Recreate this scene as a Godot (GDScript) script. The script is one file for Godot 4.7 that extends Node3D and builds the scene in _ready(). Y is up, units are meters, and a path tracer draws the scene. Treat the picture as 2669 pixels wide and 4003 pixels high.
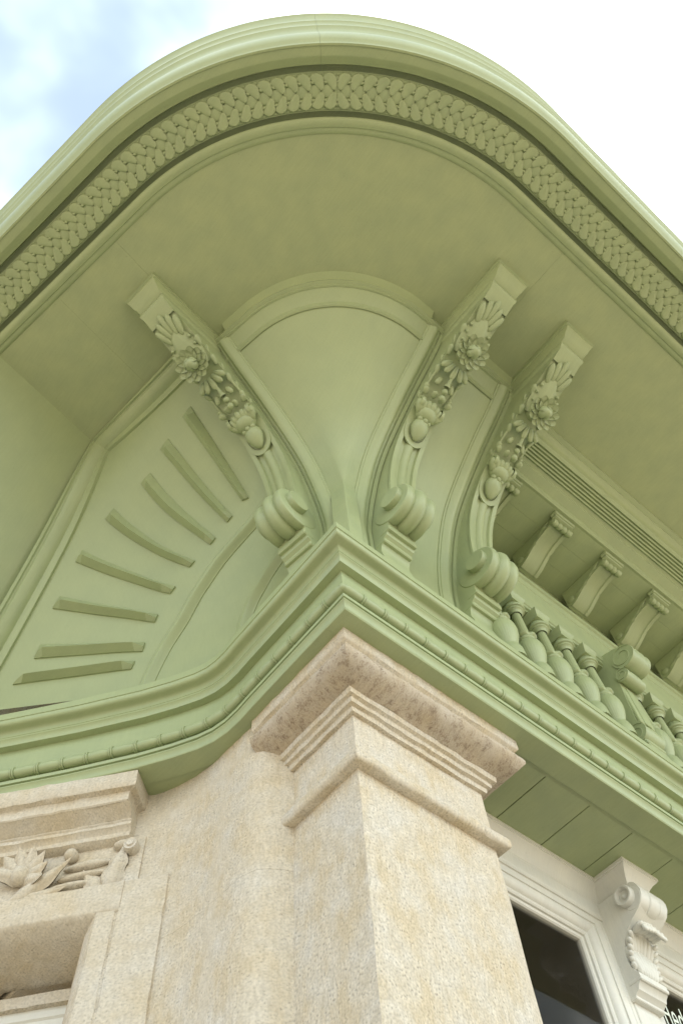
extends Node3D
# Corner of an old shop: green painted canopy on scroll brackets above a limestone pilaster.
# Plan: x runs along the shop front, +z points out of it to the street, heights are given above the camera's eye level (CH over the pavement).
const CH := 1.55
const AX := 0.96          # plan position of the canopy's corner axis
const AZ := -0.91
const TURN := 10.0         # the left wing stands a little open of square
var M := {}
var dL := Vector2.ZERO    # along the left wing, away from the corner
var nL := Vector2.ZERO    # out of the left wing

# ---------------------------------------------------------------- helpers
func V(x: float, y: float, z: float) -> Vector3: return Vector3(x, y + CH, z)

func new_st() -> SurfaceTool:
	var st := SurfaceTool.new()
	st.begin(Mesh.PRIMITIVE_TRIANGLES)
	return st

func rot_path(p: Vector2, ang: float) -> Vector2: return p.rotated(ang)

# a sheet through rows of points; edges sharper than crease degrees stay sharp
func grid(st: SurfaceTool, g: Array, crease := 38.0, ci := false, cj := false) -> void:
	var ni: int = g.size()
	var nj: int = g[0].size()
	var qi := ni if ci else ni - 1
	var qj := nj if cj else nj - 1
	var fn := []
	for i in qi:
		var row := PackedVector3Array()
		var a: PackedVector3Array = g[i]
		var b: PackedVector3Array = g[(i + 1) % ni]
		for j in qj:
			var j2 := (j + 1) % nj
			var n := (b[j2] - a[j]).cross(b[j] - a[j2])
			row.append(n.normalized() if n.length() > 1e-12 else Vector3.ZERO)
		fn.append(row)
	var lim := cos(deg_to_rad(crease))
	for i in qi:
		for j in qj:
			var n0: Vector3 = fn[i][j]
			if n0 == Vector3.ZERO: continue
			var vs := []
			var ns := []
			for c in 4:
				var di := 1 if c == 1 or c == 2 else 0
				var dj := 1 if c >= 2 else 0
				vs.append(g[(i + di) % ni][(j + dj) % nj])
				var s := Vector3.ZERO
				for a2 in 2:
					for b2 in 2:
						var ii := i + di - a2
						var jj := j + dj - b2
						if ci: ii = posmod(ii, qi)
						if cj: jj = posmod(jj, qj)
						if ii < 0 or jj < 0 or ii >= qi or jj >= qj: continue
						var m: Vector3 = fn[ii][jj]
						if m.dot(n0) >= lim: s += m
				ns.append(s.normalized() if s.length() > 1e-9 else n0)
			for k in [0, 1, 2, 0, 2, 3]:
				st.set_normal(ns[k]); st.add_vertex(vs[k])

func tri(st: SurfaceTool, a: Vector3, b: Vector3, c: Vector3) -> void:
	var n := (c - a).cross(b - a).normalized()
	for v in [a, b, c]:
		st.set_normal(n); st.add_vertex(v)

func quad(st: SurfaceTool, a: Vector3, b: Vector3, c: Vector3, d: Vector3) -> void:
	tri(st, a, b, c); tri(st, a, c, d)

# a box with bevelled edges; xf places it
func box(st: SurfaceTool, xf: Transform3D, size: Vector3, bev := 0.003) -> void:
	var h := size / 2
	bev = minf(bev, minf(h.x, minf(h.y, h.z)) * 0.45)
	var f := func(s: Vector3, ax: int) -> Vector3:
		var p := Vector3(s.x * (h.x - bev), s.y * (h.y - bev), s.z * (h.z - bev))
		p[ax] = s[ax] * h[ax]
		return xf * p
	for ax in 3:
		var u := (ax + 1) % 3
		var w := (ax + 2) % 3
		for sg in [-1.0, 1.0]:
			var q := []
			for cc in [[-1, -1], [1, -1], [1, 1], [-1, 1]]:
				var s := Vector3.ZERO
				s[ax] = sg; s[u] = cc[0]; s[w] = cc[1]
				q.append(f.call(s, ax))
			if sg > 0: quad(st, q[0], q[3], q[2], q[1])
			else: quad(st, q[0], q[1], q[2], q[3])
		for su in [-1.0, 1.0]:          # edges running along ax
			for sw in [-1.0, 1.0]:
				var e := []
				for sa in [-1.0, 1.0]:
					var s2 := Vector3.ZERO
					s2[ax] = sa; s2[u] = su; s2[w] = sw
					e.append(f.call(s2, u)); e.append(f.call(s2, w))
				if su * sw > 0: quad(st, e[0], e[1], e[3], e[2])
				else: quad(st, e[0], e[2], e[3], e[1])
	for sx in [-1.0, 1.0]:
		for sy in [-1.0, 1.0]:
			for sz in [-1.0, 1.0]:
				var s3 := Vector3(sx, sy, sz)
				if sx * sy * sz > 0: tri(st, f.call(s3, 0), f.call(s3, 2), f.call(s3, 1))
				else: tri(st, f.call(s3, 0), f.call(s3, 1), f.call(s3, 2))

func at(p: Vector3, yaw := 0.0) -> Transform3D: return Transform3D(Basis(Vector3.UP, yaw), p)

# outward normal of a plan path (x, z) running with the outside on its right hand
func outw(t: Vector2) -> Vector2: return Vector2(t.y, -t.x)

# sweeps a profile of (projection, height) along a plan path, mitred
func sweep(st: SurfaceTool, path: Array, prof: Array, crease := 38.0, caps := true, wob := 0.0) -> void:
	var g := []
	var n := path.size()
	var nz := FastNoiseLite.new()
	nz.seed = 7; nz.frequency = 9.0
	for i in n:
		var m := Vector2.ZERO
		if i == 0: m = outw((path[1] - path[0]).normalized())
		elif i == n - 1: m = outw((path[i] - path[i - 1]).normalized())
		else:
			var a := outw((path[i] - path[i - 1]).normalized())
			var b := outw((path[i + 1] - path[i]).normalized())
			m = (a + b) / (1.0 + a.dot(b))
		var row := PackedVector3Array()
		for q in prof:
			var p: Vector2 = path[i] + m * q.x
			var v := V(p.x, q.y, p.y)
			if wob > 0.0:
				v += Vector3(nz.get_noise_3d(v.x * 3, v.y * 3, v.z * 3), nz.get_noise_3d(v.z * 3 + 50, v.x * 3, v.y * 3), nz.get_noise_3d(v.y * 3, v.z * 3 + 90, v.x * 3)) * wob
			row.append(v)
		g.append(row)
	grid(st, g, crease)
	if caps and prof.size() > 2:
		var pp := PackedVector2Array(prof)
		var idx := Geometry2D.triangulate_polygon(pp)
		for e in [0, n - 1]:
			for k in range(0, idx.size(), 3):
				tri(st, g[e][idx[k]], g[e][idx[k + 1]], g[e][idx[k + 2]])

# finer points along a path, so that stone edges can waver
func finer(path: Array, step: float) -> Array:
	var out := []
	for i in path.size() - 1:
		var k := maxi(1, int(path[i].distance_to(path[i + 1]) / step))
		for j in k: out.append(path[i].lerp(path[i + 1], float(j) / k))
	out.append(path[-1])
	return out

# the canopy's own plan: straight along the front, round the corner axis, straight along the left wing
func canopy_rows(x_end: float, d_end: float, seg := 40) -> Array:
	var rows := []
	for k in 7: rows.append([Vector2(lerpf(x_end, AX, k / 6.0), AZ), Vector2(0, 1)])
	var full := deg_to_rad(90.0 - TURN)
	for k in range(1, seg + 1):
		var f := full * k / seg
		rows.append([Vector2(AX, AZ), Vector2(-sin(f), cos(f))])
	if d_end > 0.0:
		for k in range(1, 5): rows.append([Vector2(AX, AZ) + dL * d_end * k / 4.0, nL])
	return rows

func canopy_sweep(st: SurfaceTool, prof: Array, x_end: float, d_end: float, crease := 38.0, seg := 40) -> void:
	var g := []
	for r in canopy_rows(x_end, d_end, seg):
		var row := PackedVector3Array()
		for q in prof:
			var p: Vector2 = r[0] + r[1] * q.x
			row.append(V(p.x, q.y, p.y))
		g.append(row)
	grid(st, g, crease)

func wing(d: float, n: float, y: float) -> Vector3:
	var p := Vector2(AX, AZ) + dL * d + nL * n
	return V(p.x, y, p.y)

# extrudes a flat outline (z, y) across x from -w to w
func extrude(st: SurfaceTool, outline: Array, w: float, crease := 30.0, off := 0.0) -> void:
	var pp := PackedVector2Array(outline)
	var idx := Geometry2D.triangulate_polygon(pp)
	var ccw := not Geometry2D.is_polygon_clockwise(pp)
	for s in [-1.0, 1.0]:
		for k in range(0, idx.size(), 3):
			var t := []
			for q in 3: t.append(Vector3(off + s * w, pp[idx[k + q]].y, pp[idx[k + q]].x))
			if (t[2] - t[0]).cross(t[1] - t[0]).x * s > 0: tri(st, t[0], t[1], t[2])
			else: tri(st, t[0], t[2], t[1])
	var g := []
	for s in [1.0, -1.0]:
		var row := PackedVector3Array()
		for q in outline: row.append(Vector3(off + s * w * (1.0 if ccw else -1.0), q.y, q.x))
		g.append(row)
	grid(st, g, crease, false, true)

# turns a profile of (radius, height) round the y axis, then places it
func lathe(st: SurfaceTool, xf: Transform3D, prof: Array, seg := 24, crease := 40.0, flute := 0.0, flutes := 0) -> void:
	var g := []
	for i in seg:
		var row := PackedVector3Array()
		var a := TAU * i / seg
		for q in prof:
			var r: float = q.x
			if flutes > 0 and q.y > -900.0: r *= 1.0 - flute * (0.5 + 0.5 * cos(a * flutes))
			row.append(xf * Vector3(cos(a) * r, q.y, sin(a) * r))
		g.append(row)
	grid(st, g, crease, true, false)

# an egg: xf maps the unit ball
func egg(st: SurfaceTool, xf: Transform3D, nu := 10, nv := 7, point := 0.0) -> void:
	var g := []
	for i in nu:
		var row := PackedVector3Array()
		var a := TAU * i / nu
		for j in nv + 1:
			var b := PI * j / nv
			var y := -cos(b)
			var r := sin(b) * (1.0 - point * maxf(0.0, y))
			row.append(xf * Vector3(cos(a) * r, y, sin(a) * r))
		g.append(row)
	grid(st, g, 180.0, true, false)

# a basis whose y runs along dir and whose z faces nrm
func frame(dir: Vector3, nrm: Vector3) -> Basis:
	var y := dir.normalized()
	var x := y.cross(nrm).normalized()
	return Basis(x, y, x.cross(y).normalized())

# a carved leaf: grows from base along dir, faces nrm, lobed edge, tip curling over
func leaf(st: SurfaceTool, base: Vector3, dir: Vector3, nrm: Vector3, len_: float, wid: float, curl := 0.3, lobes := 3, thick := 0.18, cup := 0.25) -> void:
	var fb := frame(dir, nrm)
	var nt := 14
	var nsd := 10
	var rows := [[], []]
	for i in nt + 1:
		var t := float(i) / nt
		var env := sin(PI * pow(t * 0.94 + 0.06, 0.75)) * (1.0 - 0.25 * t) + 0.02
		if lobes == 0: env = pow(sin(PI * (t * 0.80 + 0.19) ), 0.55)
		var lob := 1.0 - (0.30 * pow(absf(sin(t * PI * lobes + 0.4)), 3.0) if lobes > 0 else 0.0)
		var w := wid * 0.5 * env * lob
		var bend := curl * 1.9 * t
		var y := len_ * (t if absf(curl) < 0.02 else sin(bend) / (1.9 * curl))
		var z := 0.0 if absf(curl) < 0.02 else len_ * (1.0 - cos(bend)) / (1.9 * curl)
		var up := PackedVector3Array()
		var dn := PackedVector3Array()
		for j in nsd + 1:
			var s := 2.0 * j / nsd - 1.0
			var e := 1.0 - s * s
			var rib := 0.05 * wid * (absf(s) * 1.2) * cos(s * 9.0 + t * 5.0) * env
			var hz := -cup * wid * 0.4 * e * env * 0.0 + cup * wid * 0.5 * e * env + rib
			up.append(base + fb * Vector3(w * s, y, z + hz))
			dn.append(base + fb * Vector3(w * s, y, z - thick * wid * e * env * 0.5 - 0.001))
		rows[0].append(up); rows[1].append(dn)
	grid(st, rows[0], 60.0)
	rows[1].reverse()
	grid(st, rows[1], 60.0)

# one rounded lobe of carved foliage
func lobe(st: SurfaceTool, base: Vector3, dir: Vector3, nrm: Vector3, len_: float, wid: float, thick: float) -> void:
	var fb := frame(dir, nrm)
	egg(st, Transform3D(Basis(fb.x * wid / 2, fb.y * len_ / 2, fb.z * thick / 2), base + fb.y * len_ / 2), 10, 8, -0.25)

# a thing: a Node3D at its base; its parts are children
func thing(called: String, label: String, category: String, base := Vector3.ZERO, group := "") -> Node3D:
	var o := Node3D.new()
	o.name = called
	add_child(o, true)
	o.position = base
	o.set_meta("label", label); o.set_meta("category", category)
	if group != "": o.set_meta("group", group)
	return o

# a part whose mesh is in world coordinates
func part(parent: Node3D, called: String, st: SurfaceTool, mat: Material) -> MeshInstance3D:
	var o := lone(parent, called, st.commit(), mat)
	var n: Node = parent
	while n is Node3D and n != self:
		o.position -= n.position
		n = n.get_parent()
	return o

# a part whose mesh is in its parent's coordinates
func lone(parent: Node3D, called: String, mesh: Mesh, mat: Material, xf := Transform3D.IDENTITY) -> MeshInstance3D:
	var o := MeshInstance3D.new()
	o.name = called
	o.mesh = mesh
	o.material_override = mat
	o.transform = xf
	parent.add_child(o, true)
	return o

func structure(called: String, st: SurfaceTool, mat: Material) -> MeshInstance3D:
	var o := lone(self, called, st.commit(), mat)
	o.set_meta("kind", "structure")
	return o

# ---------------------------------------------------------------- materials
func noise_tex(freq: float, oct: int, seed_: int, stops: Array, size := 512, kind := FastNoiseLite.TYPE_SIMPLEX_SMOOTH) -> NoiseTexture2D:
	var n := FastNoiseLite.new()
	n.seed = seed_; n.frequency = freq; n.fractal_octaves = oct; n.noise_type = kind
	var t := NoiseTexture2D.new()
	t.width = size; t.height = size; t.seamless = true; t.noise = n
	var gr := Gradient.new()
	var offs := PackedFloat32Array()
	var cols := PackedColorArray()
	for s in stops:
		offs.append(s[0]); cols.append(s[1])
	gr.offsets = offs; gr.colors = cols
	t.color_ramp = gr
	return t

func normal_tex(freq: float, oct: int, seed_: int, strength: float, size := 512) -> NoiseTexture2D:
	var n := FastNoiseLite.new()
	n.seed = seed_; n.frequency = freq; n.fractal_octaves = oct
	var t := NoiseTexture2D.new()
	t.width = size; t.height = size; t.seamless = true; t.noise = n
	t.as_normal_map = true; t.bump_strength = strength
	return t

# brushed house paint: slow drifts of tone, brush streaks, a few specks of grit
func paint_map() -> ImageTexture:
	var n := 768
	var slow := FastNoiseLite.new(); slow.seed = 11; slow.frequency = 0.007; slow.fractal_octaves = 4
	var fine := FastNoiseLite.new(); fine.seed = 12; fine.frequency = 0.10; fine.fractal_octaves = 3
	var a := slow.get_seamless_image(n, n)
	var b := fine.get_seamless_image(n, n / 12)
	b.resize(n, n, Image.INTERPOLATE_CUBIC)
	var f := fine.get_seamless_image(n, n)
	var im := Image.create(n, n, false, Image.FORMAT_RGB8)
	for y in n:
		for x in n:
			var va := a.get_pixel(x, y).r - 0.5
			var vb := b.get_pixel(x, y).r - 0.5
			var vf := f.get_pixel(x, y).r - 0.5
			var k := 0.955 + va * 0.05 + vb * 0.035 + vf * 0.02
			if vf < -0.40: k *= 0.86
			im.set_pixel(x, y, Color(k * (1.0 + 0.012 * va), k, k * (1.0 - 0.02 * va)))
	return ImageTexture.create_from_image(im)

func paint(col: Color, rough: float, scale := 1.3, bump := 0.12) -> StandardMaterial3D:
	var m := StandardMaterial3D.new()
	m.albedo_color = col
	if not M.has("paint_map"): M.paint_map = paint_map()
	m.albedo_texture = M.paint_map
	m.roughness = rough
	m.metallic_specular = 0.5
	m.normal_enabled = true
	m.normal_texture = normal_tex(0.03, 3, 21, 1.2)
	m.normal_scale = bump
	m.uv1_triplanar = true; m.uv1_world_triplanar = true
	m.uv1_scale = Vector3.ONE * scale
	return m

# limestone: warm ground, grain and pits, ochre and whitish patches; stain adds clustered dark lichen specks
func stone(seed_: int, stain: float) -> StandardMaterial3D:
	var n := 768
	var fine := FastNoiseLite.new(); fine.seed = seed_; fine.frequency = 0.16; fine.fractal_octaves = 3
	var mid := FastNoiseLite.new(); mid.seed = seed_ + 1; mid.frequency = 0.035; mid.fractal_octaves = 4
	var big := FastNoiseLite.new(); big.seed = seed_ + 2; big.frequency = 0.008; big.fractal_octaves = 3
	var f := fine.get_seamless_image(n, n)
	var m := mid.get_seamless_image(n, n)
	var b := big.get_seamless_image(n, n)
	var tool := fine.get_seamless_image(n, n / 8)
	tool.resize(n, n, Image.INTERPOLATE_CUBIC)
	var run := mid.get_seamless_image(n, n / 6)
	run.resize(n, n, Image.INTERPOLATE_CUBIC)
	var im := Image.create(n, n, false, Image.FORMAT_RGB8)
	var hm := Image.create(n, n, false, Image.FORMAT_RGB8)
	for y in n:
		for x in n:
			var vf := f.get_pixel(x, y).r - 0.5
			var vm := m.get_pixel(x, y).r - 0.5
			var vb := b.get_pixel(x, y).r - 0.5
			var vt := tool.get_pixel(x, y).r - 0.5
			var vr := run.get_pixel(x, y).r - 0.5
			var c := Color(0.892, 0.850, 0.775)
			c = c.lerp(Color(0.905, 0.885, 0.85), clampf(vb * 1.8 + vm * 0.4 + vr * 0.4, 0.0, 0.7))
			c = c.lerp(Color(0.865, 0.785, 0.640), clampf(-vb * 1.3 - vm * 0.4 - vr * 0.5 - 0.05, 0.0, 0.45))
			var k := 1.0 + vf * 0.20 + vm * 0.08 + vt * 0.10
			var pit := clampf((-vf - 0.20) * 5.0, 0.0, 1.0) * clampf(0.6 + vm * 2.0, 0.0, 1.0)
			k *= 1.0 - 0.28 * pit
			c = Color(c.r * k, c.g * k, c.b * k)
			if stain > 0.0:
				var sp := clampf((vm * 1.2 + vf * 1.3 - 0.12) * 5.0, 0.0, 1.0) * stain
				c = c.lerp(Color(0.58, 0.47, 0.36), 0.20 * stain)
				c = c.lerp(Color(0.40, 0.32, 0.25), sp * 0.5)
			im.set_pixel(x, y, c)
			var h := 0.5 + vf * 0.4 + vm * 0.35 + vt * 0.35 - pit * 0.25
			hm.set_pixel(x, y, Color(h, h, h))
	hm.bump_map_to_normal_map(3.0)
	var s := StandardMaterial3D.new()
	s.albedo_color = Color(0.865, 0.865, 0.865)
	s.albedo_texture = ImageTexture.create_from_image(im)
	s.roughness = 0.95
	s.metallic_specular = 0.3
	s.normal_enabled = true
	s.normal_texture = ImageTexture.create_from_image(hm)
	s.normal_scale = 0.7
	s.uv1_triplanar = true; s.uv1_world_triplanar = true
	s.uv1_scale = Vector3.ONE * 1.0
	return s

func make_materials() -> void:
	M.green = paint(Color8(163, 175, 133), 0.42, 1.3, 0.18)
	M.soffit = paint(Color8(165, 175, 133), 0.55, 1.3, 0.18)
	M.white = paint(Color8(222, 221, 213), 0.45)
	M.stone = stone(31, 0.0)
	M.stained = stone(57, 1.0)
	var d := StandardMaterial3D.new()
	d.albedo_color = Color8(168, 158, 138); d.roughness = 0.9
	M.dark = d
	var g := StandardMaterial3D.new()
	g.albedo_color = Color(0.05, 0.06, 0.05, 0.35)
	g.transparency = BaseMaterial3D.TRANSPARENCY_ALPHA
	g.roughness = 0.02; g.metallic_specular = 0.2
	M.glass = g
	var l := StandardMaterial3D.new()
	l.albedo_color = Color8(225, 235, 225); l.roughness = 0.6
	M.letter = l
	var p := StandardMaterial3D.new()
	p.albedo_color = Color8(158, 150, 135)
	p.albedo_texture = noise_tex(0.02, 5, 9, [[0.0, Color(0.8, 0.78, 0.74)], [1.0, Color(1, 1, 1)]])
	p.roughness = 0.9
	p.uv1_triplanar = true; p.uv1_world_triplanar = true; p.uv1_scale = Vector3.ONE * 0.4
	M.pavement = p

# ---------------------------------------------------------------- light and camera
func make_sky() -> void:
	var w := 1024
	var h := 512
	var im := Image.create(w, h, false, Image.FORMAT_RGBF)
	var n := FastNoiseLite.new()
	n.seed = 26; n.frequency = 1.5; n.fractal_octaves = 5
	var n2 := FastNoiseLite.new()
	n2.seed = 19; n2.frequency = 0.42; n2.fractal_octaves = 2
	for y in h:
		var el := PI * (0.5 - (y + 0.5) / h)
		for x in w:
			var az := TAU * ((x + 0.5) / w)
			var d := Vector3(cos(el) * sin(az), sin(el), -cos(el) * cos(az))
			d.y = sin(el)
			var q := Vector3(d.x, d.y * 1.6, d.z)
			var c := n.get_noise_3dv(q * 2.0) * 0.75 + n2.get_noise_3dv(q * 2.0 + Vector3(3.1, 0, 1.7)) * 0.15 + 0.38
			c = smoothstep(-0.1, 0.9, c + 0.30 * (0.3 * d.x + d.z))
			var up := clampf(d.y, 0.0, 1.0)
			var blue := Color(0.33, 0.42, 0.64).lerp(Color(0.70, 0.80, 0.88), pow(1.0 - up, 3.0))
			var white := Color(0.66, 0.79, 0.83).lerp(Color(1.70, 1.82, 1.80), smoothstep(0.45, 0.95, c))
			var col := blue.lerp(white, smoothstep(0.0, 0.7, c))
			if d.y < 0.0: col = Color(0.42, 0.40, 0.36)
			im.set_pixel(x, y, col)
	var pm := PanoramaSkyMaterial.new()
	pm.panorama = ImageTexture.create_from_image(im)
	var sky := Sky.new()
	sky.sky_material = pm
	var e := Environment.new()
	e.background_mode = Environment.BG_SKY
	e.sky = sky
	e.background_energy_multiplier = 0.55
	e.tonemap_mode = Environment.TONE_MAPPER_LINEAR
	e.tonemap_exposure = 3.5
	e.sdfgi_enabled = true; e.ssao_enabled = true; e.ssil_enabled = true
	var we := WorldEnvironment.new()
	we.name = "world_environment"
	we.environment = e
	add_child(we)
	var sun := DirectionalLight3D.new()
	sun.name = "sun"
	sun.light_energy = 1.0
	sun.light_angular_distance = 2.0
	sun.light_color = Color(1.0, 0.96, 0.89)
	sun.shadow_enabled = true
	add_child(sun)
	sun.look_at_from_position(Vector3.ZERO, -Vector3(0.32, 0.90, -0.27), Vector3.UP)

func make_camera() -> void:
	var c := Camera3D.new()
	c.name = "camera"
	c.fov = 63.28
	c.near = 0.05; c.far = 400.0
	add_child(c)
	var az := -0.774929142
	var el := 1.10609254
	var ro := -0.116482729
	var f := Vector3(cos(el) * cos(az), sin(el), cos(el) * sin(az))
	var r := f.cross(Vector3.UP).normalized()
	var u := r.cross(f)
	var r2 := r * cos(ro) + u * sin(ro)
	var u2 := u * cos(ro) - r * sin(ro)
	c.transform = Transform3D(Basis(r2, u2, -f), Vector3(0, CH, 0))
	c.current = true

# ---------------------------------------------------------------- ground
func build_ground() -> void:
	var st := new_st()
	var y := 0.0
	quad(st, Vector3(-150, y, -150), Vector3(150, y, -150), Vector3(150, y, 150), Vector3(-150, y, 150))
	structure("pavement", st, M.pavement)

# ---------------------------------------------------------------- canopy
func rows_right(x0: float, x1: float, k := 2) -> Array:
	var r := []
	for i in k + 1: r.append([Vector2(lerpf(x0, x1, float(i) / k), AZ), Vector2(0, 1)])
	return r

func rows_arc(f0: float, f1: float, k := 20) -> Array:
	var r := []
	for i in k + 1:
		var f := deg_to_rad(lerpf(f0, f1, float(i) / k))
		r.append([Vector2(AX, AZ), Vector2(-sin(f), cos(f))])
	return r

func rows_left(d0: float, d1: float, k := 2) -> Array:
	var r := []
	for i in k + 1: r.append([Vector2(AX, AZ) + dL * lerpf(d0, d1, float(i) / k), nL])
	return r

func rows_sweep(st: SurfaceTool, rows: Array, prof: Array, crease := 38.0, caps := true) -> void:
	var g := []
	for r in rows:
		var row := PackedVector3Array()
		for q in prof:
			var p: Vector2 = r[0] + r[1] * q.x
			row.append(V(p.x, q.y, p.y))
		g.append(row)
	grid(st, g, crease)
	if caps:
		var idx := Geometry2D.triangulate_polygon(PackedVector2Array(prof))
		for e in [0, rows.size() - 1]:
			for k in range(0, idx.size(), 3): tri(st, g[e][idx[k]], g[e][idx[k + 1]], g[e][idx[k + 2]])

func v2s(a: Array) -> Array:
	var o := []
	for i in range(0, a.size(), 2): o.append(Vector2(a[i], a[i + 1]))
	return o

const SOF := 3.70
const COVE := [-0.06, 2.30, -0.045, 2.60, -0.018, 2.775, 0.022, 2.915, 0.069, 3.038, 0.127, 3.139, 0.216, 3.25, 0.36, 3.40, 0.48, 3.51, 0.585, 3.62, 0.64, 3.70]

func spline(p: Array, t: float):
	var s := clampf(t, 0.0, 1.0) * (p.size() - 1)
	var i := mini(int(s), p.size() - 2)
	var f := s - i
	var p1 = p[i]
	var p2 = p[i + 1]
	var p0 = p[i - 1] if i > 0 else p1 * 2.0 - p2
	var p3 = p[i + 2] if i + 2 < p.size() else p2 * 2.0 - p1
	return (p1 * 2.0 + (p2 - p0) * f + (p0 * 2.0 - p1 * 5.0 + p2 * 4.0 - p3) * f * f + (p1 * 3.0 - p0 - p2 * 3.0 + p3) * f * f * f) * 0.5

func cove_pts(n: int, t0 := 0.0, t1 := 1.0) -> Array:
	var src := v2s(COVE)
	var o := []
	for i in n + 1: o.append(spline(src, lerpf(t0, t1, float(i) / n)))
	return o

func normals_2d(p: Array) -> Array:
	var o := []
	for i in p.size():
		var t: Vector2 = p[mini(i + 1, p.size() - 1)] - p[maxi(i - 1, 0)]
		t = t.normalized()
		o.append(Vector2(t.y, -t.x))
	return o

# how high the carving of the guilloche stands at (along, across) in units of the pitch and the half width
func guilloche_height(s: float, t: float, side: float) -> float:
	var a := absf(t)
	s += 0.40
	var x := fposmod(s + 0.34 * (1.0 - smoothstep(0.10, 0.80, a)) + 0.5, 1.0) - 0.5
	var h := 0.26 if a < 0.99 else 0.0
	var w := 0.0
	if a > 0.66: w = 0.53 * sqrt(maxf(0.0, 1.0 - pow((a - 0.66) / 0.31, 2.0)))
	elif a > 0.05: w = 0.53 * pow((a - 0.05) / 0.61, 0.50)
	if absf(x) < w: h = maxf(h, 0.42 + 0.50 * pow(1.0 - pow(x / w, 2.0), 0.40) - 0.10 * x)
	var r := sqrt(pow(0.5 - absf(x), 2.0) + pow((a - 0.47) * 1.34, 2.0))
	if r < 0.115: h = 0.62 + 0.36 * sqrt(maxf(0.0, 1.0 - pow(r / 0.115, 2.0)))
	var xs := fposmod(s + 0.34, 1.0) - 0.5
	var rc := sqrt(xs * xs + pow(a * 1.34, 2.0)) / 0.48
	if rc < 1.0: h = maxf(h, 0.36 + 0.30 * pow(1.0 - rc * rc, 0.45))
	return h

func guilloche_tile(pitch: float, half: float, dir: float, taper: float) -> Mesh:
	var st := new_st()
	var g := []
	var ns := 24
	var nt := 60
	for i in ns + 1:
		var row := PackedVector3Array()
		for j in nt + 1:
			var t := 2.0 * j / nt - 1.0
			var s := float(i) / ns
			var h := guilloche_height(s if dir > 0 else 1.0 - s, t, dir)
			var x := (s - 0.5) * pitch * (1.0 + taper * t)
			row.append(Vector3(x, -0.019 * h, t * half))
		g.append(row)
	grid(st, g, 48.0)
	return st.commit()

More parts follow.
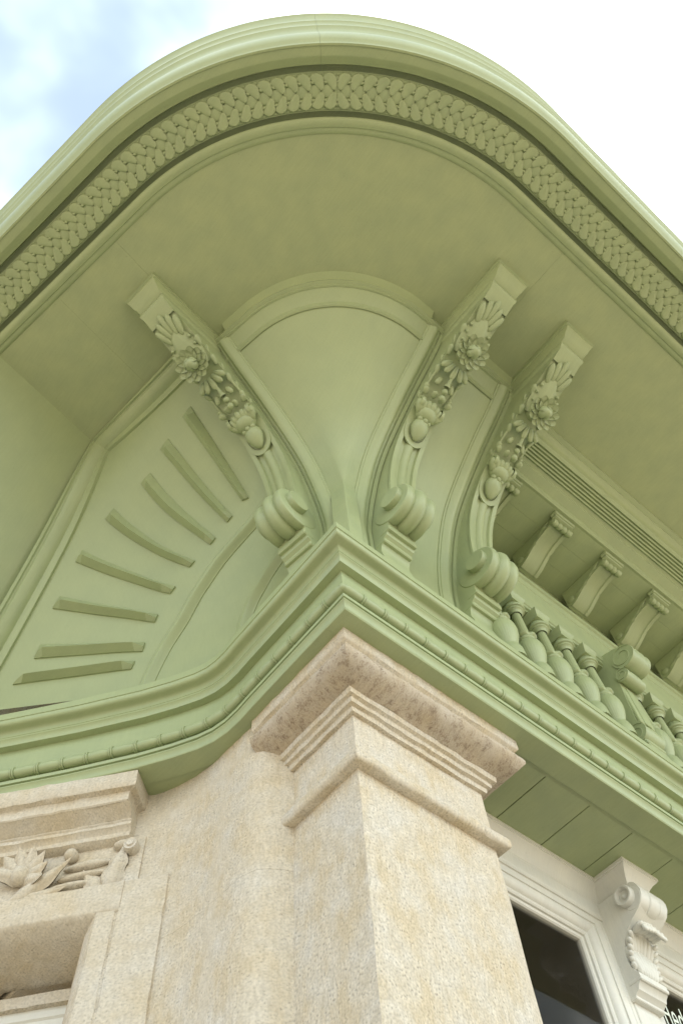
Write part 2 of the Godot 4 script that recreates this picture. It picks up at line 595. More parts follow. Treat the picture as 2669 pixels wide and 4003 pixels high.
func build_canopy() -> void:
	var c := thing("canopy", "large green painted canopy with rounded corner and carved guilloche border under its eaves", "canopy", V(AX, SOF, AZ))
	var sp := v2s([0.50, SOF, 1.21, SOF, 1.21, SOF + 0.02, 0.50, SOF + 0.02])
	var gap := 0.0003
	var cuts := [rows_right(6.0, 2.72 + gap), rows_right(2.72 - gap, 1.28 + gap), rows_right(1.28 - gap, AX, 1) + rows_arc(2, 90.0 - TURN, 50) + rows_left(0.02, 0.20, 1), rows_left(0.2005, 0.56), rows_left(0.5605, 0.955)]
	for r in cuts:
		var st := new_st()
		rows_sweep(st, r, sp)
		part(c, "soffit_panel", st, M.soffit)
	var X := 6.0
	var D := 2.6
	var st2 := new_st()
	canopy_sweep(st2, v2s([1.184, SOF - 0.001, 1.188, 3.694, 1.198, 3.690, 1.208, 3.690, 1.210, 3.685, 1.222, 3.680, 1.235, 3.680, 1.244, 3.685, 1.247, 3.690, 1.247, 3.735, 1.274, 3.735, 1.274, 3.703]), X, D, 30.0, 60)
	part(c, "inner_moulding", st2, M.green)
	var st3 := new_st()
	canopy_sweep(st3, v2s([1.268, 3.740, 1.268, SOF, 1.410, SOF, 1.410, 3.74]), X, D, 30.0, 60)
	var band := part(c, "guilloche_band", st3, M.green)
	var rim := [rows_right(X, 2.35) , rows_right(2.3496, AX, 4) + rows_arc(1.5, 41.5, 36), rows_arc(41.53, 90.0 - TURN, 36) + rows_left(0.02, 0.62, 2), rows_left(0.6206, D, 3)]
	var pr := v2s([1.503, 3.662, 1.505, 3.672, 1.506, 3.686, 1.512, 3.694])
	pr.append_array(v2s([1.522, 3.702, 1.534, 3.716, 1.543, 3.740, 1.548, 3.775, 1.551, 3.840, 1.552, 3.870, 1.555, 3.920, 1.562, 3.955, 1.573, 3.978, 1.586, 3.990, 1.588, 4.006, 1.589, 4.040, 1.593, 4.072, 1.602, 4.092, 1.611, 4.100, 1.613, 4.114, 1.614, 4.150, 1.618, 4.205, 1.628, 4.240, 1.642, 4.258, 1.650, 4.266, 1.652, 4.290, 1.640, 4.315, 1.43, 4.30, 1.43, 3.80]))
	for r in rim:
		var st4 := new_st()
		rows_sweep(st4, r, v2s([1.405, 3.735, 1.432, 3.735, 1.433, 3.690, 1.446, 3.680, 1.459, 3.664, 1.464, 3.662, 1.495, 3.662, 1.496, 3.657, 1.504, 3.657, 1.504, 3.79, 1.405, 3.79]), 30.0)
		var cor := part(c, "corona", st4, M.green)
		var st5 := new_st()
		rows_sweep(st5, r, pr, 34.0)
		part(cor, "crown_moulding", st5, M.green)
	var st6 := new_st()  # unseen cover and slab, added to stop light leaking in from above
	canopy_sweep(st6, v2s([1.645, 4.312, 0.9, 4.36, 0.0, 4.40]), X, D, 38.0, 72)
	box(st6, at(V(4.0, 4.37, -4.4)), Vector3(6.2, 0.06, 7.0))
	part(c, "light_block_roof", st6, M.soffit)
	# the carved leaves, one by one
	var pitch := 0.050
	var half := 0.067
	var rg := 1.339
	var flat_a := guilloche_tile(pitch, half, 1.0, 0.0)
	var flat_b := guilloche_tile(pitch, half, -1.0, 0.0)
	var bent_a := guilloche_tile(pitch, half, 1.0, half / rg)
	var bent_b := guilloche_tile(pitch, half, -1.0, half / rg)
	var place := func(mesh: Mesh, b: Vector2, o: Vector2) -> void:
		var p: Vector2 = b + o * rg
		var bs := Basis(Vector3(o.y, 0, -o.x), Vector3.UP, Vector3(o.x, 0, o.y))
		lone(band, "guilloche_leaf", mesh, M.green, Transform3D(bs, V(p.x, SOF - 0.001, p.y)))
	var nr := int((2.5 - AX) / pitch)
	for k in nr: place.call(flat_a, Vector2(AX + (k + 0.5) * pitch, AZ), Vector2(0, 1))
	var arc := deg_to_rad(90.0 - TURN)
	var na := int(round(arc * rg / pitch))
	for k in na:
		var f := arc * (k + 0.5) / na
		place.call(bent_a if k < na / 2 else bent_b, Vector2(AX, AZ), Vector2(-sin(f), cos(f)))
	for k in int(1.1 / pitch): place.call(flat_b, Vector2(AX, AZ) + dL * (k + 0.5) * pitch, nL)

# a moulding that climbs a coved face: prof is (sideways, proud of the face); pos maps (sideways, out, height) to the place
func climb(st: SurfaceTool, curve: Array, prof: Array, pos: Callable, crease := 30.0) -> void:
	var nn := normals_2d(curve)
	var g := []
	for i in curve.size():
		var row := PackedVector3Array()
		for q in prof:
			var c: Vector2 = curve[i] + nn[i] * q.y
			row.append(pos.call(q.x, c.x, c.y))
		g.append(row)
	grid(st, g, crease)

const SIDE_TRIM := [0.0, -0.004, 0.002, 0.005, 0.008, 0.007, 0.010, 0.011, 0.018, 0.015, 0.028, 0.022, 0.038, 0.025, 0.048, 0.023, 0.056, 0.016, 0.060, 0.010, 0.066, 0.010, 0.068, 0.003, 0.074, 0.003, 0.075, 0.012, 0.092, 0.012, 0.092, -0.03]
const TOP_TRIM := [0.515, 3.560, 0.522, 3.545, 0.530, 3.547, 0.535, 3.556, 0.540, 3.580, 0.550, 3.602, 0.566, 3.614, 0.577, 3.616, 0.579, 3.645, 0.586, 3.645, 0.588, 3.622, 0.596, 3.622, 0.599, 3.634, 0.614, 3.637, 0.612, 3.705]

func build_cone() -> void:
	var c := thing("cone_vault", "smooth green flaring cone between two scroll brackets, edged by mouldings", "vault", V(AX, 2.31, AZ))
	var g := []
	var curve := cove_pts(44)
	var edge := PackedVector3Array()
	for q in curve: edge.append(wing(0.062 + 0.048 * clampf(q.x / 0.6, 0.0, 1.0), maxf(q.x, 0.006), q.y))
	for r in rows_right(AX + 0.052, AX, 2) + rows_arc(2.0, 90.0 - TURN, 40) + rows_left(0.02, 0.055, 1):
		var row := PackedVector3Array()
		for q in curve:
			var rr := maxf(q.x, 0.006)
			var p: Vector2 = r[0] + r[1] * rr
			row.append(V(p.x, q.y, p.y))
		g.append(row)
	g.append(edge)
	var st := new_st()
	grid(st, g, 50.0)
	part(c, "shell", st, M.green)
	var cv := cove_pts(40, 0.0, 0.90)
	for i in cv.size(): cv[i].x = maxf(cv[i].x, -0.035)
	st = new_st()
	climb(st, cv, v2s(SIDE_TRIM), func(e: float, n: float, y: float): return V(AX + 0.045 + e, y, AZ + n))
	part(c, "side_moulding", st, M.green)
	st = new_st()
	climb(st, cv, v2s(SIDE_TRIM), func(e: float, n: float, y: float): return wing(0.058 + 0.045 * clampf(n / 0.6, 0.0, 1.0) + e, n, y))
	part(c, "side_moulding", st, M.green)
	st = new_st()
	rows_sweep(st, rows_right(AX + 0.15, AX, 2) + rows_arc(2.0, 90.0 - TURN, 40) + rows_left(0.02, 0.20, 2), v2s(TOP_TRIM), 32.0)
	part(c, "arched_moulding", st, M.green)

func build_bay_panel() -> void:
	var c := thing("coved_panel", "narrow green coved panel between the two neighbouring scroll brackets on the shop front side", "panel", V(AX + 0.42, 2.31, AZ))
	var g := []
	var curve := cove_pts(40)
	for x in [AX + 0.25, AX + 0.60]:
		var row := PackedVector3Array()
		for q in curve: row.append(V(x, q.y, AZ + q.x))
		g.append(row)
	var st := new_st()
	grid(st, g, 40.0)
	part(c, "shell", st, M.green)
	st = new_st()
	var cv := cove_pts(40, 0.0, 0.90)
	climb(st, cv, v2s(SIDE_TRIM), func(e: float, n: float, y: float): return V(AX + 0.478 + e, y, AZ + n))
	part(c, "side_moulding", st, M.green)
	st = new_st()
	climb(st, cv, v2s([0.0, -0.01, 0.0, 0.004, 0.012, 0.004, 0.014, 0.008, 0.020, 0.008, 0.020, -0.01]), func(e: float, n: float, y: float): return V(AX + 0.268 + e, y, AZ + n))
	part(c, "edge_bead", st, M.green)
	st = new_st()
	rows_sweep(st, rows_right(AX + 0.58, AX + 0.25, 1), v2s(TOP_TRIM), 32.0)
	part(c, "top_moulding", st, M.green)

# ---------------------------------------------------------------- fan of ribs on the left wing
var fan_right := []
var fan_base := []
const FAN_TL := Vector3(0.222, 3.70, -1.738)
func fan_setup() -> void:
	for q in v2s(COVE): fan_right.append(wing(0.258 + 0.036 * clampf(q.x / 0.6, 0.0, 1.0), q.x, q.y) - Vector3(0, CH, 0))
	fan_base = [wing(0.258, -0.06, 2.30) - Vector3(0, CH, 0)]
	for p in [[0.985, 2.32, -1.34], [0.975, 2.335, -1.43], [0.945, 2.35, -1.54], [0.875, 2.385, -1.67], [0.785, 2.425, -1.83], [0.690, 2.46, -1.965], [0.595, 2.48, -2.09], [0.495, 2.495, -2.21], [0.390, 2.505, -2.33], [0.285, 2.515, -2.44]]:
		fan_base.append(Vector3(p[0], p[1], p[2]))

func fan_point(u: float, v: float) -> Vector3:
	var r0: Vector3 = fan_right[0]
	var r1: Vector3 = fan_right[-1]
	var l0: Vector3 = fan_base[-1]
	var b: Vector3 = spline(fan_base, u)
	var r: Vector3 = spline(fan_right, v)
	var l := l0.lerp(FAN_TL, v)
	var t := r1.lerp(FAN_TL, u)
	var c := r0 * (1 - u) * (1 - v) + l0 * u * (1 - v) + r1 * (1 - u) * v + FAN_TL * u * v
	return b * (1 - v) + t * v + r * (1 - u) + l * u - c + Vector3(0, CH, 0)

func fan_normal(u: float, v: float) -> Vector3:
	var e := 0.004
	var u0 := clampf(u, e, 1 - e)
	var v0 := clampf(v, e, 1 - e)
	var n := (fan_point(u0 + e, v0) - fan_point(u0 - e, v0)).cross(fan_point(u0, v0 + e) - fan_point(u0, v0 - e)).normalized()
	return n if n.dot(Vector3(0, CH, 0) - fan_point(u0, v0)) > 0 else -n

# a strip laid on the fan along points in its own coordinates; prof is (sideways metres, proud)
func fan_strip(st: SurfaceTool, uv: Array, prof: Array, n := 40) -> void:
	var pts := []
	var nor := []
	for i in n + 1:
		var q: Vector2 = spline(uv, float(i) / n)
		pts.append(fan_point(q.x, q.y)); nor.append(fan_normal(q.x, q.y))
	var g := []
	for i in n + 1:
		var t: Vector3 = (pts[mini(i + 1, n)] - pts[maxi(i - 1, 0)]).normalized()
		var sd: Vector3 = t.cross(nor[i]).normalized()
		var row := PackedVector3Array()
		for q in prof: row.append(pts[i] + sd * q.x + nor[i] * q.y)
		g.append(row)
	grid(st, g, 32.0)

func build_fan() -> void:
	fan_setup()
	var c := thing("fan_panel", "curved green panel carved with a fan of eight raised ribs, left of a scroll bracket", "panel", V(0.75, 2.40, -1.7))
	var g := []
	for i in 41:
		var row := PackedVector3Array()
		for j in 31: row.append(fan_point(i / 40.0, j / 30.0))
		g.append(row)
	var st := new_st()
	grid(st, g, 40.0)
	part(c, "shell", st, M.green)
	# ribs: outer end two corners, inner end two corners
	var ribs := [[0.257, 0.811, 0.180, 0.818, 0.122, 0.492, 0.164, 0.497], [0.445, 0.763, 0.390, 0.781, 0.236, 0.464, 0.268, 0.452], [0.578, 0.687, 0.524, 0.707, 0.328, 0.412, 0.353, 0.393], [0.755, 0.616, 0.717, 0.643, 0.410, 0.351, 0.427, 0.334], [0.834, 0.476, 0.821, 0.516, 0.468, 0.280, 0.482, 0.260], [0.850, 0.309, 0.841, 0.348, 0.512, 0.199, 0.519, 0.176], [0.841, 0.139, 0.839, 0.182, 0.536, 0.116, 0.539, 0.093], [0.867, 0.067, 0.852, 0.094, 0.554, 0.071, 0.558, 0.053]]
	for r in ribs:
		var o0 := Vector2(r[0], r[1])
		var o1 := Vector2(r[2], r[3])
		var i1 := Vector2(r[4], r[5])
		var i0 := Vector2(r[6], r[7])
		st = new_st()
		var gr := []
		var n := 14
		for i in n + 1:
			var t := float(i) / n
			var a := o0.lerp(i0, t)
			var b := o1.lerp(i1, t)
			var hh := 0.034 * smoothstep(0.0, 0.06, t) * (1.0 - smoothstep(0.94, 1.0, t)) + 0.001
			if i == 0 or i == n: hh = 0.008
			var row := PackedVector3Array()
			for q in [[0.0, -0.012], [0.0, 0.006], [0.5, hh], [1.0, 0.006], [1.0, -0.012]]:
				var uv: Vector2 = a.lerp(b, q[0])
				row.append(fan_point(uv.x, uv.y) + fan_normal(uv.x, uv.y) * (q[1] if q[1] < hh else hh))
			gr.append(row)
		grid(st, gr, 20.0)
		for e in [0, n]:
			for k in 3: tri(st, gr[e][0], gr[e][k + 1], gr[e][k + 2])
		part(c, "rib", st, M.green)
	# the two concentric rolls
	var roll := v2s([-0.035, -0.012, -0.034, 0.004, -0.026, 0.008, -0.018, 0.018, -0.006, 0.025, 0.006, 0.024, 0.016, 0.016, 0.022, 0.006, 0.028, 0.006, 0.030, -0.012])
	st = new_st()
	fan_strip(st, [Vector2(0.0, 0.43), Vector2(0.102, 0.406), Vector2(0.296, 0.347), Vector2(0.400, 0.248), Vector2(0.453, 0.148), Vector2(0.486, 0.085), Vector2(0.508, 0.03), Vector2(0.515, 0.0)], roll)
	part(c, "roll_moulding", st, M.green)
	st = new_st()
	fan_strip(st, [Vector2(0.0, 0.205), Vector2(0.05, 0.20), Vector2(0.14, 0.178), Vector2(0.215, 0.14), Vector2(0.265, 0.084), Vector2(0.285, 0.0)], roll)
	part(c, "roll_moulding", st, M.green)
	# heavy trim along the ceiling and down the return wall
	var trim := v2s([-0.004, -0.03, -0.004, 0.060, 0.012, 0.062, 0.014, 0.052, 0.018, 0.050, 0.030, 0.054, 0.044, 0.048, 0.058, 0.034, 0.066, 0.022, 0.070, 0.014, 0.100, 0.012, 0.102, 0.0, 0.104, -0.03])
	st = new_st()
	var corner := 0.0
	var pts := []
	for i in 13: pts.append(Vector2(lerpf(0.0, 1.0, i / 12.0), 1.0))
	for i in range(1, 13): pts.append(Vector2(1.0, lerpf(1.0, 0.0, i / 12.0)))
	var world := []
	var nor := []
	for q in pts:
		world.append(fan_point(q.x, q.y))
		nor.append(fan_normal(minf(q.x, 0.93), minf(q.y, 0.93)))
	var gg := []
	for i in pts.size():
		var ta: Vector3 = (world[i] - world[maxi(i - 1, 0)]).normalized() if i > 0 else (world[1] - world[0]).normalized()
		var tb: Vector3 = (world[mini(i + 1, pts.size() - 1)] - world[i]).normalized() if i < pts.size() - 1 else ta
		var na: Vector3 = nor[i]
		var sa := na.cross(ta).normalized()
		var sb := na.cross(tb).normalized()
		var sd := (sa + sb) / (1.0 + sa.dot(sb))
		if sd.dot(fan_point(0.5, 0.5) - world[i]) < 0: sd = -sd
		var row := PackedVector3Array()
		for q in trim: row.append(world[i] + sd * q.x + na * q.y)
		gg.append(row)
	grid(st, gg, 26.0)
	part(c, "ceiling_trim", st, M.green)
	# the leaning wall that closes the wing
	st = new_st()
	var w0 := FAN_TL + Vector3(0.03, CH + 0.004, -0.01)
	var w1 := fan_point(1, 0) + Vector3(0.03, 0, -0.01)
	var off := Vector3(-0.66, 0, 0.1164)
	quad(st, w0, w0 + off, w1 + off, w1)
	var bk := Vector3(0, 0.02, -0.06)
	quad(st, w0 + bk, w1 + bk, w1 + off + bk, w0 + off + bk)
	quad(st, w1, w1 + off, w1 + off + bk, w1 + bk)
	var w := lone(self, "return_wall", st.commit(), M.green)
	w.set_meta("label", "plain green leaning wall meeting the ceiling beside the fan of ribs"); w.set_meta("category", "wall")

# ---------------------------------------------------------------- recessed gallery on the shop front
func build_gallery() -> void:
	var c := thing("gallery_cornice", "green reeded cornice with boarded underside above the row of balusters", "cornice", V(2.4, 3.5, -0.7))
	var st := new_st()
	var path := [Vector2(6.0, AZ), Vector2(1.62, AZ)]
	var pr := v2s([0.315, 3.505, 0.337, 3.498, 0.345, 3.502, 0.349, 3.518, 0.352, 3.528, 0.398, 3.540, 0.402, 3.553, 0.420, 3.560])
	for k in 6:
		var a := 0.420 + 0.0155 * k
		var b := 3.560 + 0.0065 * k
		pr.append_array([Vector2(a + 0.003, b - 0.006), Vector2(a + 0.007, b - 0.009), Vector2(a + 0.011, b - 0.006), Vector2(a + 0.0145, b + 0.006)])
	pr.append_array(v2s([0.520, 3.606, 0.523, 3.622, 0.530, 3.640, 0.545, 3.655, 0.558, 3.660, 0.560, 3.672, 0.583, 3.676, 0.584, 3.702]))
	sweep(st, path, pr, 30.0, false)
	part(c, "reeded_moulding", st, M.green)
	for k in 3:      # boards of the underside, laid lengthwise
		st = new_st()
		var z0 := -0.93 + 0.1155 * k
		box(st, at(V(3.8, 3.508, z0 + 0.0575)), Vector3(4.36, 0.012, 0.1150), 0.0006)
		part(c, "soffit_board", st, M.green)
	st = new_st()
	box(st, at(V(3.8, 3.3, -0.95)), Vector3(4.36, 0.42, 0.04))
	part(c, "back_board", st, M.green)
	var r := thing("balustrade_rail", "moulded green rail lying along the tops of the balusters", "rail", V(2.4, 2.87, -0.9))
	st = new_st()
	sweep(st, path, v2s([-0.08, 2.872, 0.022, 2.872, 0.022, 2.882, 0.032, 2.886, 0.034, 2.896, 0.040, 2.900, 0.043, 2.925, 0.043, 3.090, 0.047, 3.093, 0.050, 3.112, 0.053, 3.128, 0.062, 3.132, 0.064, 3.155, -0.08, 3.155]), 30.0)
	part(r, "rail", st, M.green)
	st = new_st()
	box(st, at(V(3.8, 2.60, -1.02)), Vector3(4.36, 1.2, 0.03))
	part(r, "back_board", st, M.green)
# ---------------------------------------------------------------- entablature
func entab_path() -> Array:
	return v2s([6.0, -0.932, 0.920, -0.932, 0.924, -1.38, 0.926, -1.44, 0.923, -1.50, 0.912, -1.555, 0.890, -1.610, 0.845, -1.690, 0.780, -1.790, 0.645, -1.972, 0.510, -2.141, 0.20, -2.52, -0.60, -3.47])

func build_entablature() -> void:
	var c := thing("entablature", "long green cornice band with a rope bead, bending round above the stone pilaster", "cornice", V(0.95, 2.0, -0.95))
	var path := entab_path()
	var st := new_st()
	sweep(st, path, v2s([-0.075, 2.0, 0.0, 2.0, 0.002, 2.003, 0.003, 2.010, 0.006, 2.018, 0.011, 2.024, 0.013, 2.026, 0.013, 2.029, 0.005, 2.030, 0.005, 2.037, 0.014, 2.038, 0.015, 2.050, 0.001, 2.054, 0.0, 2.070]), 24.0, false)
	part(c, "fascia_moulding", st, M.green)
	st = new_st()
	sweep(st, path, v2s([0.0, 2.065, 0.0, 2.216]), 24.0, false)
	part(c, "frieze", st, M.green)
	st = new_st()
	var pr := v2s([-0.004, 2.2105, 0.026, 2.2105, 0.027, 2.214, 0.029, 2.222, 0.034, 2.230, 0.038, 2.233, 0.038, 2.239])
	for k in 13:
		var f := k / 12.0
		pr.append(Vector2(0.040 + 0.041 * f - 0.0055 * sin(f * TAU), 2.240 + 0.041 * f + 0.0055 * sin(f * TAU)))
	pr.append_array(v2s([0.084, 2.282, 0.084, 2.312, -0.30, 2.316]))
	sweep(st, path, pr, 26.0, false)
	part(c, "crown_ledge", st, M.green)
	# the rope bead: barrels with rings
	var rod := new_st()
	var l := 0.083
	var g := []
	for i in 10:
		var row := PackedVector3Array()
		var a := TAU * i / 10
		for q in [[-l / 2, 0.0130], [-l / 2 + 0.012, 0.0148], [-0.01, 0.0160], [l / 2 - 0.020, 0.0150], [l / 2 - 0.015, 0.0138], [l / 2 - 0.0145, 0.0172], [l / 2 - 0.011, 0.0176], [l / 2 - 0.0085, 0.0166], [l / 2 - 0.008, 0.0140], [l / 2 - 0.0065, 0.0164], [l / 2 - 0.003, 0.0166], [l / 2 - 0.001, 0.0156], [l / 2, 0.0130]]:
			row.append(Vector3(q[0], cos(a) * q[1], sin(a) * q[1]))
		g.append(row)
	grid(rod, g, 50.0, true, false)
	var rm := rod.commit()
	var bead_path := []
	for i in path.size():
		var m := Vector2.ZERO
		if i == 0: m = outw((path[1] - path[0]).normalized())
		elif i == path.size() - 1: m = outw((path[i] - path[i - 1]).normalized())
		else:
			var a2 := outw((path[i] - path[i - 1]).normalized())
			var b2 := outw((path[i + 1] - path[i]).normalized())
			m = (a2 + b2) / (1.0 + a2.dot(b2))
		bead_path.append(path[i] + m * 0.011)
	# from the corner both ways
	for side in 2:
		var run := []
		if side == 0: run = [bead_path[1], Vector2(3.4, bead_path[0].y)]
		else: run = bead_path.slice(1, 12)
		var total := 0.0
		for i in run.size() - 1: total += run[i].distance_to(run[i + 1])
		var s := l / 2
		while s < total - l / 2:
			var e := [Vector2.ZERO, Vector2.ZERO]
			for k in 2:
				var left := s + (k - 0.5) * l
				for i in run.size() - 1:
					var d: float = run[i].distance_to(run[i + 1])
					if left <= d or i == run.size() - 2:
						e[k] = run[i].lerp(run[i + 1], left / d)
						break
					left -= d
			var dir: Vector2 = (e[1] - e[0]).normalized()
			var mid: Vector2 = (e[0] + e[1]) / 2
			var bs := Basis(Vector3(dir.x, 0, dir.y), Vector3.UP * 1.18, Vector3(dir.x, 0, dir.y).cross(Vector3.UP) * 1.18)
			lone(c, "rope_bead", rm, M.green, Transform3D(bs, V(mid.x, 2.085, mid.y) - c.position))
			s += l
	var ball := new_st()
	egg(ball, Transform3D(Basis.from_scale(Vector3.ONE * 0.0145), Vector3.ZERO), 12, 8)
	lone(c, "corner_bead", ball.commit(), M.green, Transform3D(Basis.IDENTITY, V(bead_path[1].x, 2.085, bead_path[1].y) - c.position))
	# boards under the entablature along the shop front
	st = new_st()
	box(st, at(V(3.6, 2.004, -0.975)), Vector3(5.36, 0.012, 0.085), 0.001)
	part(c, "edge_board", st, M.green)
	for k in 24:
		st = new_st()
		var x0 := 1.0 + 0.214 * k - 0.003
		box(st, at(V(x0 + 0.107, 2.006, -1.15)), Vector3(0.2105, 0.012, 0.262), 0.0012)
		part(c, "soffit_board", st, M.green)
	st = new_st()
	sweep(st, path.slice(1), v2s([-0.30, 2.004, -0.002, 2.004]), 24.0, false)
	part(c, "return_soffit", st, M.green)

# ---------------------------------------------------------------- stone pilaster and wall
func build_stone() -> void:
	var c := thing("stone_pilaster", "pale limestone pilaster with moulded capital carrying the corner of the green cornice", "pilaster", Vector3(1.3, 0.0, -1.2))
	var base := finer(v2s([1.557, -1.36, 1.557, -1.090, 1.064, -1.090, 1.064, -1.42]), 0.03)
	var st := new_st()
	var sh := v2s([0.0, -CH])
	for k in 34: sh.append(Vector2(0.0, -CH + (1.592 + CH) * (k + 1) / 34.0))
	sweep(st, base, sh, 42.0, false, 0.0035)
	part(c, "shaft", st, M.stone)
	st = new_st()
	sweep(st, base, v2s([-0.01, 1.590, 0.022, 1.590, 0.028, 1.594, 0.031, 1.602, 0.031, 1.618, 0.027, 1.627, 0.012, 1.634, 0.0, 1.640, -0.01, 1.640]), 46.0, false, 0.005)
	part(c, "neck_band", st, M.stone)
	st = new_st()
	sweep(st, base, v2s([0.0, 1.635, 0.0, 1.68, 0.0, 1.73, 0.0, 1.77, 0.0, 1.795]), 42.0, false, 0.003)
	part(c, "necking", st, M.stone)
	st = new_st()
	sweep(st, base, v2s([-0.01, 1.793, 0.012, 1.793, 0.014, 1.798, 0.014, 1.810, 0.018, 1.812, 0.025, 1.813, 0.027, 1.818, 0.027, 1.828, 0.031, 1.830, 0.038, 1.832, 0.040, 1.838, 0.040, 1.850]), 40.0, false, 0.004)
	var cap := part(c, "capital", st, M.stone)
	st = new_st()
	sweep(st, base, v2s([0.040, 1.850, 0.052, 1.856, 0.070, 1.864, 0.090, 1.874, 0.104, 1.886, 0.111, 1.897, 0.113, 1.906, 0.110, 1.917, 0.104, 1.924]), 46.0, false, 0.006)
	part(cap, "capital_block", st, M.stained)
	st = new_st()
	sweep(st, base, v2s([0.104, 1.924, 0.093, 1.930, 0.090, 1.945, 0.095, 1.951, 0.104, 1.955, 0.107, 1.962, 0.107, 2.003]), 40.0, false, 0.004)
	part(cap, "abacus", st, M.stone)
	# curved wall beside it, two courses
	var w := thing("curved_stone_wall", "smooth pale limestone wall curving from the pilaster round to the carved window", "wall", Vector3(0.96, 0.0, -1.6))
	var wp := []
	var ctl := v2s([1.12, -1.335, 1.066, -1.350, 1.040, -1.361, 1.010, -1.377, 0.984, -1.402, 0.969, -1.445, 0.965, -1.53, 0.962, -1.63, 0.945, -1.73, 0.904, -1.83, 0.856, -1.888, 0.70, -2.074, 0.10, -2.791, -0.6, -3.627])
	for i in 61: wp.append(spline(ctl, i / 60.0))
	var short := wp.slice(0, 39)
	short.append(Vector2(0.904 + 0.05 * 0.642, -1.83 + 0.05 * 0.767))
	for cs in [[-CH, 0.62, 0], [0.6205, 1.4525, 0], [1.4532, 1.60, 0], [1.60, 2.006, 1]]:
		st = new_st()
		var pr := []
		var k := maxi(4, int((cs[1] - cs[0]) / 0.05))
		pr.append(Vector2(-0.04, cs[0]))
		for j in k + 1: pr.append(Vector2(-0.0006 if (j == 0 and cs[2] == 0) or (j == k and cs[1] != 1.60) else 0.0, lerpf(cs[0], cs[1], float(j) / k)))
		pr.append(Vector2(-0.04, cs[1]))
		sweep(st, wp if cs[2] == 1 else short, pr, 50.0, false, 0.003)
		part(w, "stone_course", st, M.stone)

# unseen storey blocks, added and sized to keep the sun off the shop front
func build_sun_block_storey() -> void:
	var c := thing("sun_block_storey", "unseen plain limestone storey block added behind the canopy to keep the sun off the shop front", "sun_block", V(3.5, 2.35, -3.0))
	var st := new_st()
	box(st, at(V(4.2, 3.85, -4.2)), Vector3(6.0, 3.0, 6.0), 0.01)
	part(c, "wall", st, M.stone)
	st = new_st()
	box(st, at(V(0.78, 3.85, -5.0)), Vector3(0.80, 3.0, 4.4), 0.01)
	part(c, "wall", st, M.stone)

# ---------------------------------------------------------------- carved stone window on the splayed corner
func win(s: float, n: float, y: float) -> Vector3:
	return V(0.904 - 0.642 * s - 0.767 * n, y, -1.83 - 0.767 * s + 0.642 * n)

# extrudes a profile of (sideways, proud) from y0 to y1, or of (height, proud) from s0 to s1
func upright(st: SurfaceTool, prof: Array, y0: float, y1: float, wob := 0.0035) -> void:
	var g := []
	var k := maxi(2, int((y1 - y0) / 0.03))
	var nz := FastNoiseLite.new(); nz.seed = 3; nz.frequency = 22.0
	for i in k + 1:
		var row := PackedVector3Array()
		for q in prof:
			var p := win(q.x, q.y, lerpf(y0, y1, float(i) / k))
			row.append(p + Vector3(nz.get_noise_3dv(p), nz.get_noise_3dv(p + Vector3.ONE * 9), nz.get_noise_3dv(p - Vector3.ONE * 9)) * wob)
		g.append(row)
	grid(st, g, 40.0)
	var idx := Geometry2D.triangulate_polygon(PackedVector2Array(prof))
	for e in [0, k]:
		for m in range(0, idx.size(), 3): tri(st, g[e][idx[m]], g[e][idx[m + 1]], g[e][idx[m + 2]])

func lengthwise(st: SurfaceTool, prof: Array, s0: float, s1: float, wob := 0.0035, mitre := 0.0) -> void:
	var g := []
	var k := maxi(2, int((s1 - s0) / 0.03))
	var nz := FastNoiseLite.new(); nz.seed = 4; nz.frequency = 22.0
	for i in k + 1:
		var row := PackedVector3Array()
		for q in prof:
			var s := lerpf(s0, s1, float(i) / k)
			if i == 0: s += mitre * (-q.y)
			var p := win(s, q.y, q.x)
			row.append(p + Vector3(nz.get_noise_3dv(p), nz.get_noise_3dv(p + Vector3.ONE * 9), nz.get_noise_3dv(p - Vector3.ONE * 9)) * wob)
		g.append(row)
	if mitre > 0.0:      # the return towards the wall
		var row2 := PackedVector3Array()
		for q in prof: row2.append(win(s0 - mitre * q.y, -0.05, q.x))
		g.insert(0, row2)
	grid(st, g, 40.0)
	if mitre == 0.0:
		var idx := Geometry2D.triangulate_polygon(PackedVector2Array(prof))
		for m in range(0, idx.size(), 3): tri(st, g[0][idx[m]], g[0][idx[m + 1]], g[0][idx[m + 2]])

